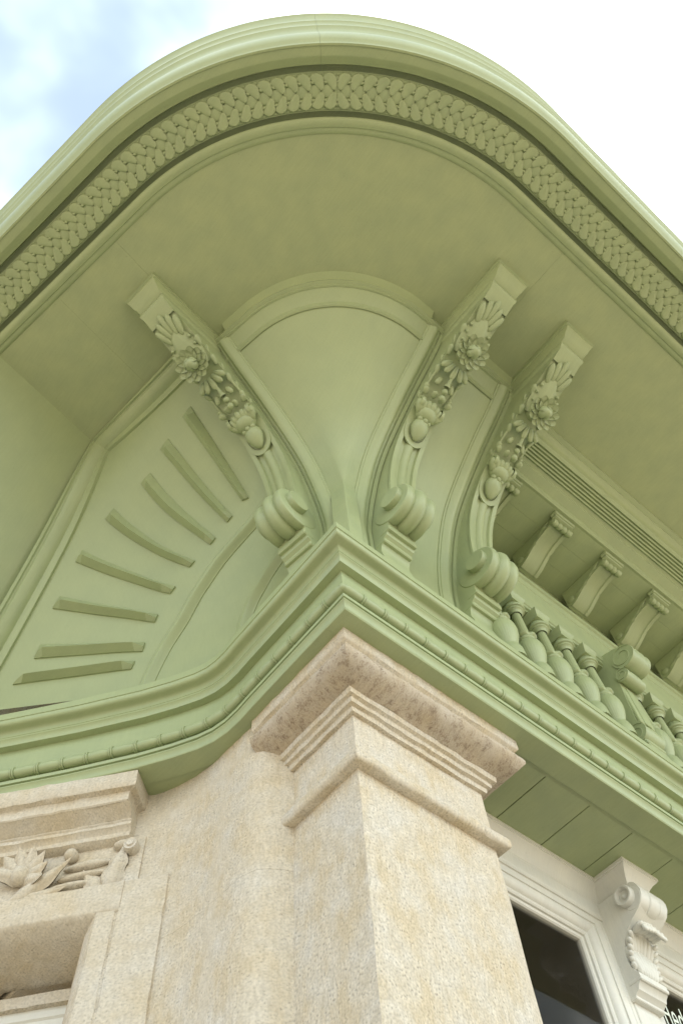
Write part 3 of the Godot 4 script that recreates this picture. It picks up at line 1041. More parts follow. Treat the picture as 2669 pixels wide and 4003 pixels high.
func build_window() -> void:
	var c := thing("stone_window", "limestone window surround with carved leaf frieze and small cornice, left of the pilaster", "window", win(0.5, 0.0, -CH))
	var st := new_st()
	upright(st, v2s([-0.117, -0.02, -0.117, 0.003, -0.104, 0.005, -0.103, 0.016, -0.084, 0.018, -0.080, 0.030, 0.046, 0.031, 0.049, 0.026, 0.053, 0.026, 0.056, 0.030, 0.108, 0.030, 0.112, 0.026, 0.137, 0.0, 0.150, -0.02, 0.225, -0.16, 0.225, -0.20, -0.05, -0.20]), -CH, 1.655)
	part(c, "jamb", st, M.stone)
	st = new_st()
	lengthwise(st, v2s([1.655, -0.02, 1.657, 0.026, 1.653, 0.033, 1.570, 0.034, 1.563, 0.031, 1.556, 0.020, 1.545, 0.002, 1.535, -0.02, 1.513, -0.15, 1.513, -0.16]), 0.045, 1.1)
	part(c, "lintel", st, M.stone)
	st = new_st()
	lengthwise(st, v2s([1.487, -0.150, 1.455, -0.152, 1.455, -0.22, 1.487, -0.22]), 0.16, 1.1, 0.002)
	part(c, "inner_lintel", st, M.stone)
	st = new_st()
	lengthwise(st, v2s([1.455, -0.17, 1.43, -0.17, 1.425, -0.176, 1.405, -0.178, 1.40, -0.19, 1.38, -0.19, 1.38, -0.24, 1.455, -0.24]), 0.16, 1.1, 0.0)
	part(c, "sash_frame", st, M.white)
	st = new_st()
	quad(st, win(0.16, -0.22, 1.42), win(1.1, -0.22, 1.42), win(1.1, -0.22, -0.6), win(0.16, -0.22, -0.6))
	part(c, "pane", st, M.glass)
	st = new_st()
	for q in [[win(0.16, -0.23, 1.5), win(0.16, -0.9, 1.5), win(0.16, -0.9, -0.6), win(0.16, -0.23, -0.6)], [win(0.16, -0.9, 1.5), win(1.1, -0.9, 1.5), win(1.1, -0.9, -0.6), win(0.16, -0.9, -0.6)], [win(0.16, -0.23, 1.5), win(0.16, -0.9, 1.5), win(1.1, -0.9, 1.5), win(1.1, -0.23, 1.5)]]: quad(st, q[0], q[1], q[2], q[3])
	part(c, "dim_recess", st, M.dark)
	st = new_st()
	lengthwise(st, v2s([2.004, -0.01, 2.004, 0.112, 1.998, 0.115, 1.948, 0.114, 1.942, 0.110, 1.938, 0.093, 1.932, 0.090, 1.906, 0.090, 1.902, 0.086]), 0.155, 1.6, 0.004, 1.0)
	part(c, "cornice", st, M.stone)
	st = new_st()
	lengthwise(st, v2s([1.903, 0.086, 1.892, 0.066, 1.882, 0.048, 1.877, 0.040, 1.874, 0.040, 1.868, 0.034, 1.866, 0.040, 1.856, 0.040, 1.850, 0.030, 1.840, 0.024, 1.836, 0.030, 1.822, 0.030, 1.814, 0.018, 1.810, 0.0, 1.903, 0.0]), 0.062, 1.6, 0.004)
	part(c, "cornice", st, M.stone)
	# carved frieze
	var o := win(0, 0, 0)
	var es := (win(1, 0, 0) - o).normalized()
	var en := (win(0, 1, 0) - o).normalized()
	var up := Vector3.UP
	st = new_st()
	lengthwise(st, v2s([1.83, -0.01, 1.83, 0.004, 1.65, 0.004, 1.65, -0.01]), 0.02, 1.6, 0.003)
	part(c, "frieze_ground", st, M.stone)
	st = new_st()
	leaf(st, win(0.108, 0.004, 1.652), up - es * 0.25, en, 0.160, 0.085, 0.12, 3, 0.4, 0.55)
	leaf(st, win(0.128, 0.004, 1.650), up + es * 0.75, en, 0.100, 0.060, 0.15, 2, 0.4, 0.55)
	lathe(st, Transform3D(frame(en, up), win(0.052, 0.004, 1.785)), v2s([0.0, 0.036, 0.010, 0.036, 0.012, 0.030, 0.020, 0.032, 0.022, 0.026, 0.022, 0.0]), 20)
	egg(st, Transform3D(Basis(es * 0.035, up * 0.014, en * 0.02), win(0.078, 0.014, 1.800)))
	part(c, "carved_leaf", st, M.stone)
	st = new_st()
	for q in [[0.13, 1.75, 0.012], [0.14, 1.715, 0.010], [0.17, 1.685, 0.010]]:
		egg(st, Transform3D(Basis((es + up * -0.05) * 0.075, up * q[2], en * 0.016), win(q[0] + 0.05, 0.010, q[1])), 12, 8)
	part(c, "carved_ribbon", st, M.stone)
	st = new_st()
	leaf(st, win(0.40, 0.006, 1.655), -es * 1.0 + up * 0.50, en, 0.22, 0.075, 0.25, 3, 0.4, 0.7)
	leaf(st, win(0.38, 0.006, 1.662), -es * 1.0 + up * 0.02, en, 0.17, 0.06, 0.2, 3, 0.4, 0.7)
	egg(st, Transform3D(Basis(es * 0.022, up * 0.024, en * 0.026), win(0.235, 0.02, 1.79)), 10, 7, 0.5)
	part(c, "carved_leaf", st, M.stone)
	st = new_st()
	for k in 7:
		var a := -0.4 + k * 0.55
		var dd := es * -cos(a) + up * sin(a)
		leaf(st, win(0.37, 0.012, 1.735), dd + en * 0.2, en, 0.100, 0.075, 0.30, 1, 0.5, 0.6)
	egg(st, Transform3D(Basis(es * 0.03, up * 0.03, en * 0.03), win(0.37, 0.03, 1.735)))
	part(c, "carved_flower", st, M.stone)

# ---------------------------------------------------------------- white shop front
func frame_sweep(st: SurfaceTool, x0: float, x1: float, y0: float, y1: float, prof: Array) -> void:
	var g := []
	for q in [[x0, y0, -1, -1], [x0, y1, -1, 1], [x1, y1, 1, 1], [x1, y0, 1, -1]]:
		var row := PackedVector3Array()
		for p in prof: row.append(V(q[0] + q[2] * p.x, q[1] + q[3] * p.x, p.y))
		g.append(row)
	grid(st, g, 26.0, true, false)

func build_shopfront() -> void:
	var prof := v2s([0.0, -1.375, 0.0, -1.355, 0.004, -1.350, 0.012, -1.348, 0.013, -1.341, 0.018, -1.337, 0.026, -1.337, 0.028, -1.332, 0.036, -1.324, 0.048, -1.319, 0.056, -1.319, 0.057, -1.314, 0.062, -1.312, 0.085, -1.312])
	var names := ["tall dark shop window in a white moulded frame, between stone pilaster and white console", "dark shop window with white lettering in a white moulded frame beyond the white console"]
	var xs := [[1.30, 2.267], [2.588, 3.9]]
	for k in 2:
		var c := thing("shop_window", names[k], "window", V(xs[k][1] - 0.6, -CH, -1.35))
		var st := new_st()
		frame_sweep(st, xs[k][0], xs[k][1], -0.9, 1.787, prof)
		part(c, "window_frame", st, M.white)
		st = new_st()
		box(st, at(V((xs[k][0] + xs[k][1]) / 2, 0.44, -1.368)), Vector3(xs[k][1] - xs[k][0] + 0.02, 2.7, 0.006), 0.0005)
		part(c, "pane", st, M.glass)
		if k == 1:
			var tm := TextMesh.new()
			tm.text = "Hed"
			var f := SystemFont.new()
			f.font_names = PackedStringArray(["Droid Sans"])
			tm.font = f
			tm.font_size = 64
			tm.pixel_size = 0.002
			tm.depth = 0.001
			tm.horizontal_alignment = HORIZONTAL_ALIGNMENT_LEFT
			var ab := tm.get_aabb()
			var hh := 0.098
			var sc := hh / ab.size.y
			var o := lone(c, "lettering", tm, M.letter, Transform3D(Basis.from_scale(Vector3(sc * 0.56, sc, 1)), Vector3.ZERO))
			o.position = V(2.638, 1.636, -1.3635) - c.position - Vector3(ab.position.x * sc * 0.56, ab.position.y * sc, 0)
	# boards and crown above the windows
	var b := thing("shop_fascia", "white moulded head of the shop front stepping forward over the white console", "fascia", V(2.4, 1.9, -1.3))
	var st2 := new_st()
	sweep(st2, v2s([4.2, -1.307, 2.483, -1.307, 2.483, -1.175, 2.380, -1.175, 2.380, -1.307, 1.20, -1.307]), v2s([-0.01, 1.926, 0.0, 1.926, 0.003, 1.930, 0.003, 1.937, 0.006, 1.940, 0.009, 1.948, 0.016, 1.960, 0.027, 1.974, 0.036, 1.982, 0.040, 1.984, 0.040, 1.989, 0.045, 1.990, 0.045, 2.001]), 26.0, false)
	part(b, "crown_moulding", st2, M.white)
	st2 = new_st()
	box(st2, at(V(2.7, 1.935, -1.330)), Vector3(3.0, 0.135, 0.05), 0.001)
	part(b, "head_board", st2, M.white)
	st2 = new_st()
	sweep(st2, v2s([4.2, -1.310, 2.50, -1.310]), v2s([-0.01, 1.872, 0.006, 1.874, 0.008, 1.880, 0.004, 1.886, -0.01, 1.888]), 30.0)
	sweep(st2, v2s([2.365, -1.310, 1.20, -1.310]), v2s([-0.01, 1.872, 0.006, 1.874, 0.008, 1.880, 0.004, 1.886, -0.01, 1.888]), 30.0)
	part(b, "head_bead", st2, M.white)
	var p := thing("white_mullion", "white painted mullion post between the two shop windows", "mullion", V(2.43, -CH, -1.33))
	st2 = new_st()
	box(st2, at(V(2.4275, 0.16, -1.335)), Vector3(0.152, 3.42, 0.05), 0.003)
	box(st2, at(V(2.4275, 0.16, -1.311)), Vector3(0.115, 3.42, 0.012), 0.003)
	part(p, "post", st2, M.white)
	# console
	var cs := thing("white_console", "white carved console with scroll and curling acanthus leaf under the shop front head", "console", V(2.4325, 1.58, -1.305))
	var org := Vector3(0, -1.58, 1.305)
	var body := []
	for q in v2s([-1.320, 1.926, -1.155, 1.926, -1.142, 1.915, -1.134, 1.900, -1.130, 1.882, -1.133, 1.862, -1.145, 1.842, -1.165, 1.828, -1.195, 1.812, -1.228, 1.790, -1.254, 1.765, -1.268, 1.735, -1.272, 1.705, -1.268, 1.680, -1.258, 1.660, -1.249, 1.652, -1.249, 1.642, -1.256, 1.636, -1.256, 1.626, -1.265, 1.618, -1.270, 1.607, -1.282, 1.600, -1.290, 1.592, -1.292, 1.583, -1.320, 1.583]): body.append(q + Vector2(org.z, org.y))
	st2 = new_st()
	extrude(st2, body, 0.0675, 28.0)
	lone(cs, "body", st2.commit(), M.white)
	st2 = new_st()
	var side := Basis(Vector3(0, -1, 0), Vector3(1, 0, 0), Vector3(0, 0, 1))
	lathe(st2, Transform3D(side, Vector3(0, 1.872, -1.174) + org), v2s([0.0, -0.069, 0.038, -0.069, 0.041, -0.066, 0.043, -0.045, 0.0445, -0.030, 0.042, -0.026, 0.0465, -0.022, 0.048, 0.0, 0.0465, 0.022, 0.042, 0.026, 0.0445, 0.030, 0.043, 0.045, 0.041, 0.066, 0.038, 0.069, 0.0, 0.069]), 28, 30.0)
	lone(cs, "scroll", st2.commit(), M.white)
	for sg in [-1.0, 1.0]:
		st2 = new_st()
		lathe(st2, Transform3D(Basis(Vector3(0, -1, 0) * 1.0, Vector3(sg, 0, 0), Vector3(0, 0, sg)), Vector3(sg * 0.066, 1.885, -1.190) + org), v2s([0.036, 0.0, 0.036, 0.020, 0.033, 0.025, 0.028, 0.025, 0.024, 0.020, 0.022, 0.010, 0.010, 0.009, 0.009, 0.016, 0.006, 0.019, 0.0, 0.020]), 28, 40.0)
		lone(cs, "volute", st2.commit(), M.white)
	st2 = new_st()
	for k in 7:      # leaf rising in the hollow and curling over at the tip
		var w := (k - 3) / 3.0
		lobe(st2, Vector3(w * 0.034, 1.656, -1.256) + org, Vector3(w * 0.30, 1.0, -0.08), Vector3(w * 0.5, 0.1, 1), 0.110 - 0.012 * absf(w), 0.026, 0.030)
		lobe(st2, Vector3(w * 0.046, 1.735 - 0.010 * absf(w), -1.262) + org, Vector3(w * 0.22, 1.0, 0.45), Vector3(w * 0.4, -0.3, 1), 0.078 - 0.008 * absf(w), 0.026, 0.022)
		lobe(st2, Vector3(w * 0.046, 1.795 - 0.010 * absf(w), -1.226) + org, Vector3(w * 0.15, 0.15, 1.0), Vector3(0, -1, 0.3), 0.052, 0.026, 0.018)
		lobe(st2, Vector3(w * 0.046, 1.799 - 0.010 * absf(w), -1.184) + org, Vector3(w * 0.1, -0.9, 0.35), Vector3(0, 0.3, 1), 0.030, 0.024, 0.016)
	for sg in [-1.0, 1.0]:
		for k in 6: lobe(st2, Vector3(sg * 0.052, 1.672 + 0.019 * k, -1.262 + 0.0012 * k * k) + org, Vector3(sg * 0.7, 0.5, 0.30), Vector3(sg, 0, 0.6), 0.026, 0.018, 0.014)
	lone(cs, "acanthus_leaf", st2.commit(), M.white)
	st2 = new_st()
	box(st2, at(Vector3(0, 1.634, -1.272) + org), Vector3(0.139, 0.014, 0.052), 0.003)
	box(st2, at(Vector3(0, 1.590, -1.303) + org), Vector3(0.139, 0.012, 0.034), 0.003)
	lone(cs, "foot_moulding", st2.commit(), M.white)
	# dim room behind the glass
	var room := new_st()
	var y0 := -CH + 0.01
	for q in [[Vector3(3.1, 0.2, -4.0), Vector3(4.2, 3.6, 0.1)], [Vector3(3.2, 2.06, -2.65), Vector3(3.9, 0.08, 2.5)], [Vector3(5.2, 0.2, -2.65), Vector3(0.1, 3.6, 2.8)], [Vector3(1.32, 0.2, -2.65), Vector3(0.1, 3.6, 2.5)], [Vector3(3.1, y0, -2.65), Vector3(4.2, 0.02, 2.7)], [Vector3(4.6, 0.2, -1.36), Vector3(1.2, 3.6, 0.06)]]:
		box(room, at(V(q[0].x, q[0].y, q[0].z)), q[1])
	structure("interior_wall", room, M.dark)
# ---------------------------------------------------------------- scroll brackets; local x across, z out, y above the ledge
const FRONT := [0.905, 3.60, 0.81, 3.555, 0.70, 3.505, 0.586, 3.445, 0.477, 3.390, 0.38, 3.335, 0.29, 3.265, 0.215, 3.175, 0.16, 3.075, 0.125, 2.96, 0.108, 2.86, 0.104, 2.80]
const BY := 2.312

func on_front(t: float, w: float, h: float) -> Vector3:
	var src := v2s(FRONT)
	var a: Vector2 = spline(src, clampf(t - 0.01, 0, 1))
	var b: Vector2 = spline(src, clampf(t + 0.01, 0, 1))
	var p: Vector2 = spline(src, t)
	var tg := (b - a).normalized()
	var n := Vector2(-tg.y, tg.x)
	if n.x < 0 and n.y > 0: n = -n
	if n.dot(Vector2(0.6, -0.8)) < 0: n = -n
	return Vector3(w, p.y + n.y * h - BY, p.x + n.x * h)

func make_bracket(label: String, fruit: String) -> Node3D:
	var c := thing("scroll_bracket", label, "bracket", Vector3.ZERO, "scroll brackets under the canopy")
	var hw := 0.065
	# body
	var out := []
	var src := v2s(FRONT)
	for i in 34:
		var p := on_front(i / 33.0, 0, -0.012)
		out.append(Vector2(p.z, p.y))
	for q in v2s([0.080, 2.70, 0.062, 2.640, 0.055, 2.622, 0.052, 2.600, 0.040, 2.572, 0.030, 2.566, 0.018, 2.556, 0.018, 2.546, 0.008, 2.530, 0.002, 2.50, 0.010, 2.46, 0.010, 2.42, 0.0, 2.40, 0.0, 2.312, -0.12, 2.312, -0.11, 2.60, -0.08, 2.775, -0.03, 2.915, 0.02, 3.04, 0.07, 3.15, 0.15, 3.27, 0.29, 3.42, 0.42, 3.54, 0.50, 3.66, 0.50, 3.70, 0.90, 3.70]): out.append(Vector2(q.x, q.y - BY))
	var st := new_st()
	extrude(st, out, hw, 30.0)
	lone(c, "body", st.commit(), M.green)
	# face: plain above, two flutes and a bead below
	st = new_st()
	var g := []
	for i in 45:
		var t := i / 44.0
		var fl := smoothstep(0.595, 0.61, t) * (1.0 - smoothstep(0.985, 0.995, t))
		var row := PackedVector3Array()
		for q in [[-1.0, -0.014, 0], [-1.0, 0.0, 0], [-0.70, 0.0, 0], [-0.64, -0.011, 1], [-0.34, -0.011, 1], [-0.27, -0.005, 1], [-0.14, 0.001, 1], [0.0, 0.003, 1], [0.14, 0.001, 1], [0.27, -0.005, 1], [0.34, -0.011, 1], [0.64, -0.011, 1], [0.70, 0.0, 0], [1.0, 0.0, 0], [1.0, -0.014, 0]]:
			row.append(on_front(t, q[0] * hw, q[1] * (fl if q[2] == 1 else 1.0)))
		g.append(row)
	grid(st, g, 34.0)
	lone(c, "fluted_face", st.commit(), M.green)
	# crown block against the ceiling
	st = new_st()
	g = []
	for q in [[3.555, 0.0655, 0.83], [3.585, 0.0655, 0.885], [3.592, 0.070, 0.897], [3.600, 0.072, 0.905], [3.612, 0.073, 0.908], [3.618, 0.073, 0.908], [3.620, 0.068, 0.900], [3.626, 0.068, 0.930], [3.636, 0.075, 0.945], [3.648, 0.077, 0.958], [3.660, 0.082, 0.976], [3.668, 0.084, 0.980], [3.671, 0.084, 0.980], [3.672, 0.0885, 0.990], [3.699, 0.0885, 0.990]]:
		var row2 := PackedVector3Array()
		for e in [[-1, 0.46], [-1, 1], [1, 1], [1, 0.46]]:
			row2.append(Vector3(e[0] * q[1], q[0] - BY, q[2] if e[1] == 1 else 0.46))
		g.append(row2)
	grid(st, g, 26.0)
	lone(c, "crown_block", st.commit(), M.green)
	# scroll and its discs
	st = new_st()
	var side := Basis(Vector3(0, -1, 0), Vector3(1, 0, 0), Vector3(0, 0, 1))
	var pr := v2s([0.0, -0.068, 0.090, -0.068, 0.094, -0.064, 0.097, -0.050, 0.094, -0.036, 0.088, -0.030, 0.087, -0.026, 0.095, -0.020, 0.104, -0.010, 0.107, 0.002, 0.104, 0.014, 0.096, 0.024, 0.089, 0.028, 0.090, 0.032, 0.097, 0.038, 0.100, 0.050, 0.097, 0.064, 0.092, 0.068, 0.0, 0.068])
	lathe(st, Transform3D(side, Vector3(0, 2.722 - BY, 0.092)), pr, 36, 40.0)
	lone(c, "scroll", st.commit(), M.green)
	for sg in [-1.0, 1.0]:
		st = new_st()
		lathe(st, Transform3D(Basis(Vector3(0, -1, 0), Vector3(sg, 0, 0), Vector3(0, 0, sg)), Vector3(sg * 0.062, 2.728 - BY, 0.108)), v2s([0.047, 0.0, 0.047, 0.026, 0.045, 0.029, 0.0, 0.029]), 28, 40.0)
		lone(c, "disc", st.commit(), M.green)
	# foot
	st = new_st()
	for q in [[2.600, 0.036, 0.030, 0.134], [2.552, 0.004, 0.022, 0.132]]:
		box(st, at(Vector3(0, q[0] - BY, q[1])), Vector3(q[3], q[2], 0.05), 0.004)
	lone(c, "foot", st.commit(), M.green)
	# carved ornament
	var nrm := (on_front(0.25, 0, 0.1) - on_front(0.25, 0, 0)).normalized()
	var along := (on_front(0.10, 0, 0) - on_front(0.40, 0, 0)).normalized()
	st = new_st()
	leaf(st, on_front(0.27, 0, 0.006), along, nrm, 0.21, 0.13, 0.03, 0, 0.2, 0.28)
	for k in 5:      # rounded lobes of the big leaf, fanning up to the crown
		var w0 := (k - 2) / 2.0
		lobe(st, on_front(0.14 + 0.02 * absf(w0), w0 * 0.030, 0.014), along + Vector3(w0 * 0.30, 0, 0) + nrm * 0.10, nrm + Vector3(w0 * 0.4, 0, 0), 0.115 - 0.018 * absf(w0), 0.030, 0.026)
	for k in 5: lobe(st, on_front(0.31, (k - 2) * 0.016, 0.030), -along + Vector3((k - 2) * 0.45, 0, 0) + nrm * 0.15, nrm, 0.070 - 0.006 * absf(k - 2), 0.028, 0.020)
	for sg in [-1.0, 1.0]:
		for k in 4:      # curls down the flank
			var tk := 0.17 + 0.075 * k
			lobe(st, on_front(tk + 0.05, sg * 0.058, 0.004), along + Vector3(sg * 0.30, 0, 0) + nrm * 0.15, nrm + Vector3(sg * 1.2, 0, 0), 0.054 - 0.004 * k, 0.026, 0.016)
			lobe(st, on_front(tk + 0.075, sg * 0.062, -0.014), along * 0.9 - nrm * 0.45 + Vector3(sg * 0.12, 0, 0), Vector3(sg, 0, 0), 0.046 - 0.003 * k, 0.020, 0.014)
		lobe(st, on_front(0.47, sg * 0.062, -0.004), along, Vector3(sg, 0, 0), 0.17, 0.010, 0.012)
		for k in 3: egg(st, Transform3D(Basis.from_scale(Vector3.ONE * (0.0080 - k * 0.0008)), on_front(0.175 + 0.028 * k, sg * 0.050, 0.022)), 8, 6)
	lone(c, "acanthus_leaf", st.commit(), M.green)
	# flower
	st = new_st()
	var fc := on_front(0.262, 0, 0.082)
	var fb := frame(along, nrm)
	for ring in 2:
		for k in 11:
			var a := TAU * (k + 0.5 * ring) / 11
			var dd := fb * Vector3(sin(a), cos(a), 0)
			if ring == 0: leaf(st, fc + dd * 0.020 - nrm * 0.004, dd + nrm * 0.22, nrm, 0.058, 0.046, 0.05, 0, 0.20, -0.22)
			elif k % 2 == 0: lobe(st, fc + dd * 0.020 - nrm * 0.012, dd - nrm * 0.05, nrm, 0.040, 0.026, 0.012)
	lathe(st, Transform3D(frame(nrm, along), on_front(0.262, 0, 0.0)), v2s([0.036, 0.0, 0.026, 0.03, 0.028, 0.055, 0.030, 0.072, 0.0, 0.078]), 14)
	var fl := lone(c, "flower", st.commit(), M.green)
	st = new_st()
	egg(st, Transform3D(Basis(fb.x * 0.028, fb.z * 0.034, fb.y * 0.028), fc + nrm * 0.016), 14, 10)
	for k in 5:
		var a2 := TAU * k / 5
		var d2 := fb * Vector3(sin(a2), cos(a2), 0)
		leaf(st, fc + d2 * 0.026 + nrm * 0.004, nrm + d2 * 0.1, d2, 0.046, 0.032, -0.45, 0, 0.3, 0.3)
	lone(fl, "bud", st.commit(), M.green)
	# lower calyx with two pearls
	st = new_st()
	var down := -along
	for k in 7:
		var w := (k - 3) / 3.0
		lobe(st, on_front(0.53, w * 0.034, 0.016), along + Vector3(w * 0.55, 0, 0) + nrm * 0.15 * (1.0 - absf(w)), nrm + Vector3(w * 0.7, 0, 0), 0.080 - 0.012 * absf(w), 0.034, 0.034)
		if k % 2 == 0: lobe(st, on_front(0.455, w * 0.050, 0.030 - 0.012 * absf(w)), along + Vector3(w * 0.8, 0, 0) + nrm * 0.35, nrm, 0.036, 0.028, 0.014)
	egg(st, Transform3D(Basis(Vector3.RIGHT * 0.050, along * 0.042, nrm * 0.040), on_front(0.515, 0, 0.012)), 16, 10)
	for k in 2: egg(st, Transform3D(Basis.from_scale(Vector3.ONE * (0.0145 - 0.001 * k)), on_front(0.445 - 0.032 * k, 0.006, 0.058 - 0.01 * k)), 12, 8)
	lathe(st, Transform3D(frame(along - nrm * 0.2, nrm), on_front(0.395, 0.004, 0.045)), v2s([0.013, 0.0, 0.014, 0.006, 0.009, 0.015, 0.007, 0.04, 0.006, 0.06]), 12)
	for sg in [-1.0, 1.0]:
		lobe(st, on_front(0.37, sg * 0.026, 0.020), down + Vector3(sg * 0.4, 0, 0) + nrm * 0.2, nrm, 0.045, 0.026, 0.018)
		lathe(st, Transform3D(Basis(Vector3(0, -1, 0), Vector3(sg, 0, 0), Vector3(0, 0, sg)), on_front(0.49, sg * 0.048, 0.018)), v2s([0.030, 0.0, 0.028, 0.014, 0.020, 0.015, 0.018, 0.011, 0.010, 0.011, 0.008, 0.017, 0.0, 0.018]), 18)
	lone(c, "calyx", st.commit(), M.green)
	# the hanging fruit
	st = new_st()
	var dn2 := (on_front(0.62, 0, 0) - on_front(0.54, 0, 0)).normalized()
	var nr2 := (on_front(0.58, 0, 0.1) - on_front(0.58, 0, 0)).normalized()
	egg(st, Transform3D(Basis(Vector3.RIGHT * 0.040, dn2 * 0.060, nr2 * 0.030), on_front(0.578, 0, 0.014)), 16, 12, 0.35)
	for r in 4:
		for k in 3 + (r % 2):
			var wx := (k - (2 + (r % 2)) / 2.0) * 0.022 * (1.0 - 0.17 * r)
			var sz := 0.0125 - 0.0016 * r
			egg(st, Transform3D(Basis.from_scale(Vector3.ONE * sz), on_front(0.545 + 0.021 * r, wx, 0.032 - 0.005 * r - absf(wx) * 0.35)), 9, 7)
	lone(c, fruit, st.commit(), M.green)
	# collar under it and the little tuft above the scroll
	st = new_st()
	g = []
	for i in 17:
		var a3 := PI * i / 16.0
		var row3 := PackedVector3Array()
		for q in [[0.044, -0.004], [0.044, 0.004], [0.060, 0.004], [0.060, -0.004]]:
			row3.append(on_front(0.570 + pow(sin(a3), 0.8) * q[0] * 1.25, cos(a3) * q[0] * 1.02, q[1]))
		g.append(row3)
	grid(st, g, 30.0)
	lone(c, "collar", st.commit(), M.green)
	st = new_st()
	for k in 5:
		var w3 := (k - 2) / 2.0
		lobe(st, on_front(0.995, w3 * 0.026, 0.012), Vector3(w3 * 0.5, 1.0, 0.15), Vector3(0, 0.1, 1), 0.042, 0.024, 0.020)
	lone(c, "leaf_tuft", st.commit(), M.green)
	return c

func build_brackets() -> void:
	var a := make_bracket("green scroll bracket between the smooth cone and the fan of ribs", "acorn")
	a.transform = Transform3D(Basis(Vector3.UP, atan2(nL.x, nL.y) - deg_to_rad(3.0)), wing(0.212, 0.0, BY))
	var b := make_bracket("green scroll bracket between the smooth cone and the narrow coved panel", "acorn")
	b.position = V(AX + 0.205, BY, AZ)
	var d := make_bracket("green scroll bracket between the narrow coved panel and the baluster gallery", "pine_cone")
	d.position = V(AX + 0.635, BY, AZ)

# ---------------------------------------------------------------- balusters and the scrolled console between them
func build_balustrade() -> void:
	var first := thing("baluster", "", "baluster", Vector3.ZERO, "turned balusters of the gallery")
	var st := new_st()
	# abacus tapering downwards, square
	var g := []
	for q in [[0.046, 0.535], [0.046, 0.528], [0.040, 0.515], [0.034, 0.498], [0.034, 0.490]]:
		var row := PackedVector3Array()
		for e in [[-1, -1], [-1, 1], [1, 1], [1, -1]]: row.append(Vector3(e[0] * q[0], q[1], e[1] * q[0]))
		g.append(row)
	grid(st, g, 20.0, false, true)
	quad(st, Vector3(-0.034, 0.490, -0.034), Vector3(0.034, 0.490, -0.034), Vector3(0.034, 0.490, 0.034), Vector3(-0.034, 0.490, 0.034))
	quad(st, Vector3(-0.046, 0.535, -0.046), Vector3(-0.046, 0.535, 0.046), Vector3(0.046, 0.535, 0.046), Vector3(0.046, 0.535, -0.046))
	lone(first, "abacus", st.commit(), M.green)
	st = new_st()
	lathe(st, Transform3D.IDENTITY, v2s([0.0, 0.49, 0.028, 0.49, 0.036, 0.470, 0.044, 0.462, 0.045, 0.455, 0.043, 0.450, 0.036, 0.447, 0.035, 0.441, 0.030, 0.438, 0.024, 0.430, 0.024, 0.420]), 28, 40.0)
	lone(first, "cap_ring", st.commit(), M.green)
	st = new_st()
	lathe(st, Transform3D.IDENTITY, v2s([0.019, 0.424, 0.0195, 0.40, 0.021, 0.34, 0.0225, 0.29, 0.024, 0.262]), 64, 60.0, 0.05, 16)
	lone(first, "shaft", st.commit(), M.green)
	st = new_st()
	g = []
	for i in 32:
		var a := TAU * i / 32
		var lob := 1.0 - 0.16 * pow(absf(sin(a * 2.0 + PI / 4)), 6.0) * 1.6
		var row2 := PackedVector3Array()
		for q in [[0.022, 0.282], [0.034, 0.278], [0.042, 0.268], [0.043, 0.260], [0.036, 0.252], [0.026, 0.250]]: row2.append(Vector3(cos(a) * q[0] * lob, q[1], sin(a) * q[0] * lob))
		g.append(row2)
	grid(st, g, 45.0, true, false)
	lone(first, "leaf_collar", st.commit(), M.green)
	st = new_st()
	lathe(st, Transform3D.IDENTITY, v2s([0.026, 0.256, 0.034, 0.250, 0.035, 0.240, 0.031, 0.236, 0.036, 0.228, 0.045, 0.212, 0.050, 0.192, 0.0515, 0.170, 0.049, 0.145, 0.042, 0.118, 0.033, 0.095, 0.028, 0.082, 0.028, 0.076]), 96, 60.0, 0.025, 32)
	lone(first, "belly", st.commit(), M.green)
	st = new_st()
	lathe(st, Transform3D.IDENTITY, v2s([0.028, 0.080, 0.036, 0.076, 0.040, 0.068, 0.040, 0.058, 0.044, 0.052, 0.046, 0.030, 0.046, 0.0, 0.0, 0.0]), 24, 40.0)
	lone(first, "foot", st.commit(), M.green)
	for k in 10:
		if k == 5: continue
		var o: Node3D = first
		if k > 0:
			o = first.duplicate()
			o.name = "baluster_%03d" % k
			add_child(o)
		o.position = V(1.690 + 0.1468 * k, 2.336, -0.895)
		o.set_meta("label", ["green turned baluster half hidden beside the foot of the scroll bracket", "second green turned baluster from the scroll bracket, ribbed belly", "third green turned baluster from the scroll bracket, midway to the scrolled console", "second green turned baluster before the scrolled console, on the scroll bracket's side", "green turned baluster right beside the scrolled console, on the scroll bracket's side", "", "first green turned baluster beyond the scrolled console, half behind its foot", "second green turned baluster beyond the scrolled console", "third green turned baluster beyond the scrolled console", "fourth green turned baluster beyond the scrolled console"][k])
	# scrolled console
	var c := thing("scrolled_console", "tall green console with volutes at top and bottom standing among the balusters", "console", V(2.4575, 2.312, -0.90))
	var org := Vector2(0.90, -2.312)
	var side := []
	for q in v2s([-1.00, 2.312, -0.878, 2.312, -0.878, 2.360, -0.872, 2.372, -0.878, 2.395, -0.872, 2.42, -0.862, 2.45, -0.864, 2.49, -0.870, 2.52, -0.864, 2.62, -0.858, 2.70, -0.852, 2.755, -0.836, 2.775, -0.82, 2.785, -0.80, 2.79, -0.77, 2.795, -0.742, 2.815, -0.733, 2.842, -0.738, 2.870, -0.752, 2.892, -0.775, 2.905, -0.81, 2.918, -0.85, 2.93, -0.89, 2.935, -0.92, 2.925, -1.00, 2.90]): side.append(q + org)
	st = new_st()
	extrude(st, side, 0.052, 30.0)
	lone(c, "side_plate", st.commit(), M.green)
	st = new_st()
	box(st, at(Vector3(0, 2.61 - 2.312, -0.862 + 0.90)), Vector3(0.092, 0.22, 0.012), 0.003)
